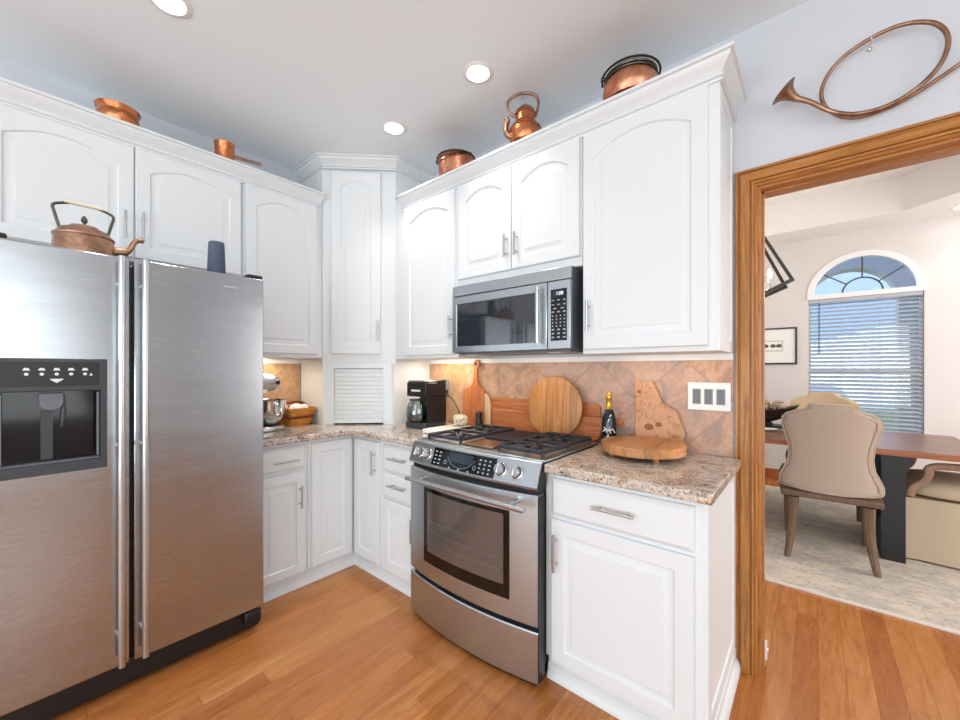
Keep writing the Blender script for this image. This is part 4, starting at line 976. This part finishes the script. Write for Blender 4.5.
# ------------------------------------------------------------------ dining furniture
b = MB(); b.box(1.7, 5.3, .955, 3.35, .0005, .011); o = b.build('area_rug', 'rug', org=(3.4, 2.2, 0)); b = MB(); b.box(1.7, 5.3, .943, .9549, .0005, .012); bd_ = b.build('binding', 'linenwhite', None, org=(3.4, 2.2, 0)); bd_.parent = o; bd_.location = (0, 0, 0); tag(o, 'faded cream and grey area rug under the dining table', 'rug')
RZ = .0115
t = thing('dining_table', 'long walnut dining table on black metal frame legs', 'table', (2.7, 2.3, RZ))
tx0, tx1, ty0, ty1 = 1.55, 3.775, 1.745, 2.84
b = MB(); b.box(tx0, tx1, ty0, ty1, .722, .762); b.build('tabletop', 'walnut', t, bevel=.004)
b = MB(); b.box(tx0 - .0, tx1, ty0 - .0035, ty0 - .0003, .724, .760); b.build('edge_band', 'tableedge', t)
for (x0, x1) in ((1.9, 2.02), (3.27, 3.385)):
    b = MB(); b.rings([[(a, y, z) for a, z in ((x0, RZ), (x1, RZ), (x1, .60), (x1 + .04, .722), (x0 - .0, .722))] for y in (ty0 + .02, ty0 + .05)])
    b.rings([[(a, y, z) for a, z in ((x0, RZ), (x1, RZ), (x1, .60), (x1 + .04, .722), (x0 - .0, .722))] for y in (ty1 - .05, ty1 - .02)])
    b.box(x0, x1, ty0 + .05, ty1 - .05, RZ, RZ + .025); b.box(x0, x1, ty0 + .05, ty1 - .05, .70, .7218); b.build('leg', 'blackleg', t)

def chair(label, loc, rz, tan=False):
    c = thing('dining_chair', label, 'chair', loc, 'upholstered dining chairs', local=True, rotz=rz)
    # local: front faces +Y, back plane near y=0
    SXC = 1.07
    half = [(.0, 1.06), (.098, 1.058), (.108, 1.045), (.118, 1.024), (.17, 1.008), (.215, .985), (.238, .955), (.240, .91), (.226, .85), (.208, .77), (.203, .70), (.212, .63), (.235, .575), (.252, .53), (.254, .49), (.246, .468), (.2, .455), (.1, .448), (.0, .446)]
    half = [(x * SXC, z) for x, z in half]
    full = half[:-1] + [(-x, z) for x, z in half[::-1]][:-1]
    def sm(pts): return pts
    def place(x, z, y):
        t_ = (z - .446) / .62; return (x, -.02 - .085 * t_ * t_ + y + .10 * (x / .25) ** 2 * .55, z)
    def scale(pts, o):
        cx, cz = 0, .75; out = []
        n_ = len(pts)
        for i in range(n_):
            p0, p1, p2 = Vector(pts[i - 1]), Vector(pts[i]), Vector(pts[(i + 1) % n_])
            tg = (p2 - p0).normalized(); nr = Vector((tg.y, -tg.x)); out.append(tuple(p1 + nr * (-o) * -1))
        return out
    b = MB(); prof_h = sorted(half[1:-1], key=lambda p: p[1]); rs = []
    def wid(z):
        for (xa, za), (xb, zb) in zip(prof_h, prof_h[1:]):
            if za <= z <= zb: return xa + (xb - xa) * (z - za) / max(zb - za, 1e-6)
        return prof_h[0][0] if z < prof_h[0][1] else prof_h[-1][0]
    zs = [.446] + sorted(set([p[1] for p in half[1:-1]] + [.5 + .02 * i for i in range(24)])) + [1.0615]
    for q_, z in enumerate(zs):
        w0 = wid(z); n_ = 12; e_ = .018 if 0 < q_ < len(zs) - 1 else .03
        xs_ = [-w0 + 2 * w0 * i / n_ for i in range(n_ + 1)]
        def dep(x): return .022 * max(0, (abs(x) - w0 + .03) / .03) if e_ < .03 else .022
        rs.append([place(x, z, .004 + dep(x)) for x in xs_] + [place(x, z, .066 - dep(x)) for x in xs_[::-1]])
    b.rings(rs)
    bk = b.build('backrest', 'linen' if not tan else 'tan', c, ang=60)
    b = MB(); b.tube([place(x, z, .005) for x, z in scale(full, .028)], .004, 6, True); b.build('piping', 'linen' if not tan else 'tan', bk)
    b = MB(); b.tube([place(x, z, .010) for x, z in scale(full, .004)], .0042, 6, True); b.build('welt', 'linen' if not tan else 'tan', bk)
    b = MB(); po = [(-.225, .085), (.225, .085), (.275, .3), (.27, .48), (.2, .53), (-.2, .53), (-.27, .48), (-.275, .3)]
    def ins(k): return [(x * k, .29 + (y - .29) * k) for x, y in po]
    b.rings([[(x, y, .445) for x, y in ins(.97)], [(x, y, .465) for x, y in ins(1)], [(x, y, .505) for x, y in ins(1)], [(x, y, .532) for x, y in ins(.95)], [(x, y, .545) for x, y in ins(.75)]])
    b.build('seat', 'slate_leather', c, ang=60)
    b = MB(); ap = [(-.245, -.03), (.245, -.03), (.262, .3), (.25, .5), (-.25, .5), (-.262, .3)]; ap = [(x * 1.05, y) for x, y in ap]; b.prism(ap, .408, .444); b.build('seat_rail', 'chairleg', c, bevel=.006)
    for sx in (-1, 1):
        b = MB(); b.tube(smooth_path([(sx * .19, .0, .40), (sx * .192, -.005, .26), (sx * .205, -.035, .12), (sx * .222, -.085, .0)], 4), [.034 - .016 * i / 12 for i in range(13)], 8, False, .85); b.v = [Vector((v.x, v.y, max(v.z, 0))) for v in b.v]; b.build('leg', 'chairleg', c)
        b = MB(); b.tube([(sx * .225, .46, .40), (sx * .225, .465, .2), (sx * .222, .47, .0)], [.026, .022, .016], 8); b.v = [Vector((v.x, v.y, max(v.z, 0))) for v in b.v]; b.build('leg', 'chairleg', c)
    return c
chair('beige linen dining chair seen from behind on the near side of the table', (3.0, 1.49, RZ), R(2))
chair('tan dining chair facing us across the far side of the table', (2.99, 3.05, RZ), R(180), True)
# slip-covered armchair at the table end
c = thing('armchair', 'cream skirted armchair with wooden arms at the right table end', 'chair', (3.72, 2.2, RZ))
sx0, sx1, sy0, sy1 = 3.40, 4.0, 1.88, 2.5
b = MB(); random.seed(2)
def skirt(o, z):
    pts = []
    for (xa, ya, xb, yb_) in ((sx0, sy0, sx1, sy0), (sx1, sy0, sx1, sy1), (sx1, sy1, sx0, sy1), (sx0, sy1, sx0, sy0)):
        for i in range(8):
            k = i / 8; x = xa + (xb - xa) * k; y = ya + (yb_ - ya) * k; wv = .008 * math.sin(i * 2.1 + xa * 9) * o
            pts.append((x + (wv if xa == xb else 0) + (x - 3.7) * .04 * o, y + (wv if ya == yb_ else 0) + (y - 2.19) * .04 * o, z))
    return pts
b.rings([skirt(1, RZ + .012), skirt(.5, .22), skirt(.1, .43)]); b.build('skirt', 'slip', c, ang=60)
b = MB(); 
def cu_(k, z): return [(3.70 + (x - 3.70) * k, 2.19 + (y - 2.19) * k, z) for x, y in ((sx0, sy0), (3.7, sy0), (sx1, sy0), (sx1, 2.19), (sx1, sy1), (3.7, sy1), (sx0, sy1), (sx0, 2.19))]
b.rings([cu_(.98, .431), cu_(1.01, .46), cu_(1.0, .50), cu_(.9, .535), cu_(.6, .55)]); b.build('seat_cushion', 'slip', c, subsurf=2)
for y in (sy0 + .02, sy1 - .02):
    b = MB(); b.tube(smooth_path([(sx0 + .02, y, .44), (sx0 + .035, y, .50), (sx0 + .085, y, .55), (sx0 + .105, y, .60), (sx0 + .11, y, .64), (sx0 + .17, y, .66), (sx0 + .35, y, .665), (sx1 - .04, y, .67)]), .024, 8, False, .8); b.build('arm', 'armwood', c)
b = MB(); b.box(sx1 - .06, sx1 + .03, sy0 + .0, sy1 - .0, .55, 1.02); b.build('backrest', 'slip', c, bevel=.03)
for (x, y) in ((sx0 + .05, sy0 + .05), (sx1 - .05, sy0 + .05), (sx0 + .05, sy1 - .05), (sx1 - .05, sy1 - .05)):
    b = MB(); b.box(x - .02, x + .02, y - .02, y + .02, RZ, .3); b.build('leg', 'chairleg', c)
# bowl with vine balls
TZ = .7625
c = thing('centerpiece_bowl', 'dark boat-shaped bowl on a stand at the dining table', 'bowl', (2.5, 2.3, TZ))
b = MB(); rs = []
for (k, z) in ((.38, .055), (.62, .075), (.86, .12), (1.0, .185), (.95, .185), (.8, .13), (.5, .085), (.3, .07)):
    rs.append([(2.5 + .33 * k * math.cos(a), 2.3 + .15 * k * math.sin(a), TZ + z + .05 * abs(math.cos(a)) ** 3 * k) for a in [2 * PI * i / 36 for i in range(36)]])
b.rings(rs); b.build('bowl', 'bronze', c, ang=60)
b = MB(); b.box(2.26, 2.74, 2.2, 2.4, TZ + .0305, TZ + .045); b.box(2.36, 2.64, 2.25, 2.35, TZ + .045, TZ + .066); b.build('stand', 'blackleg', c); b = MB(); b.lathe([(.15, 0), (.2, .012), (.21, .022), (.2, .03), (0, .03)], (2.5, 2.3, TZ), (0, 0, 1), 36); b.build('white_dish', 'label_white', c)
random.seed(9)
for (x, y) in ((2.33, 2.29), (2.45, 2.27), (2.57, 2.31), (2.69, 2.28)):
    b = MB()
    for i in range(7):
        ax_ = Vector((random.uniform(-1, 1), random.uniform(-1, 1), random.uniform(-1, 1))).normalized(); q = ax_.to_track_quat('Z', 'Y').to_matrix()
        b.tube([Vector((x, y, TZ + .215)) + q @ Vector((.052 * math.cos(2 * PI * k / 20), .052 * math.sin(2 * PI * k / 20), 0)) for k in range(20)], .0065, 6, True)
    o = b.build('vine_ball', 'tan', org=(x, y, TZ + .16)); tag(o, 'tan twisted vine ball in the dark boat-shaped bowl', 'ornament', 'vine balls in the bowl')
# framed print
c = thing('picture_frame', 'black framed print with wide white mat on the dining wall', 'picture', (2.53, WY - .01, 1.57))
px0, px1, pz0, pz1 = 2.29, 2.772, 1.358, 1.786
b = MB(); fy = lambda u, d, z: (u, WY - d, z); b.T = fy
b.frame((px0, px1, pz0, pz1), (px0 + .018, px1 - .018, pz0 + .018, pz1 - .018), .001, .022); b.build('frame', 'black', c)
MB(fy).box(px0 + .017, px1 - .017, .002, .010, pz0 + .017, pz1 - .017).build('mat_board', 'mat', c)
pr = MB(fy).box(2.42, 2.645, .0102, .0110, 1.51, 1.64).build('print', 'print', c)
MB(fy).box(2.435, 2.63, .0111, .0114, 1.525, 1.625).build('print_inset', 'mat', pr)
b = MB(fy)
for x in (2.48, 2.55, 2.605): b.rings([[(a, d, z) for a, z in [(x + .028 * math.cos(2 * PI * i / 14), 1.572 + .026 * math.sin(2 * PI * i / 14) * (1 if math.sin(2 * PI * i / 14) > 0 else .7)) for i in range(14)]] for d in (.0115, .0118)])
b.build('figures', 'pewter', pr)
# pendant
c = thing('pendant_light', 'tilted open-frame metal pendant light with candle bulbs', 'pendant light', (2.45, 2.2, 2.15))
def sqframe(cx, cz, half, rot, y0, y1, th=.024):
    b = MB(); o = [(cx + half * 1.4142 * math.cos(R(rot + 90 * i)), cz + half * 1.4142 * math.sin(R(rot + 90 * i))) for i in range(4)]
    i_ = [(cx + (half - th) * 1.4142 * math.cos(R(rot + 90 * i)), cz + (half - th) * 1.4142 * math.sin(R(rot + 90 * i))) for i in range(4)]
    b.rings([[(x, y0, z) for x, z in i_], [(x, y1, z) for x, z in i_], [(x, y1, z) for x, z in o], [(x, y0, z) for x, z in o], [(x, y0, z) for x, z in i_]], False, False); return b
fr = sqframe(2.45, 2.17, .26, -19, 2.16, 2.21).build('outer_frame', 'pewter', c)
fr2 = sqframe(2.44, 2.135, .235, -22, 2.26, 2.31).build('inner_frame', 'bronze', c)
b = MB(); b.tube([(2.45, 2.235, 2.44), (2.45, 2.235, 3.099)], .006, 8); b.tube([(2.45, 2.185, 2.45), (2.45, 2.285, 2.43)], .006, 8); b.build('stem', 'pewter', c)
b = MB()
for s in (-1, 1):
    for y in (2.2, 2.28): b.tube(smooth_path([(2.45, 2.24, 1.93), (2.45 + s * .1, y, 1.96), (2.45 + s * .17, y, 2.0), (2.45 + s * .175, y, 2.06)]), .006, 8)
b.tube([(2.45, 2.24, 1.93), (2.45, 2.24, 2.44)], .006, 8); b.build('candle_arm', 'steelbar', c)
for s in (-1, 1):
    for y in (2.2, 2.28):
        b = MB(); b.lathe([(.009, 0), (.01, .045), (0, .045)], (2.45 + s * .175, y, 2.06), (0, 0, 1), 12); sl = b.build('candle_sleeve', 'label_white', c)
        b = MB(); b.lathe([(.006, .0), (.016, .025), (.012, .05), (0, .075)], (2.45 + s * .175, y, 2.106), (0, 0, 1), 14); b.build('bulb', 'bulb', sl)
l = bpy.data.lights.new('pendant_lamp', 'POINT'); l.energy = 16; l.color = (1, .93, .84); l.shadow_soft_size = .12
o = bpy.data.objects.new('pendant_lamp', l); COL.objects.link(o); o.location = (2.45, 2.24, 2.2)
# door stop on the jamb
c = thing('door_stop', 'small white door bumper at the foot of the oak jamb', 'door stop', (OX0 + .02, .105, .03))
MB().box(OX0 + .0145, OX0 + .028, .09, .12, .022, .095).build('plate', 'trimwhite', c, bevel=.002)
b = MB(); b.lathe([(.008, 0), (.007, .004), (.005, .005), (0, .005)], (OX0 + .028, .106, .06), (1, 0, 0), 14); b.build('bumper', 'trimwhite', c)
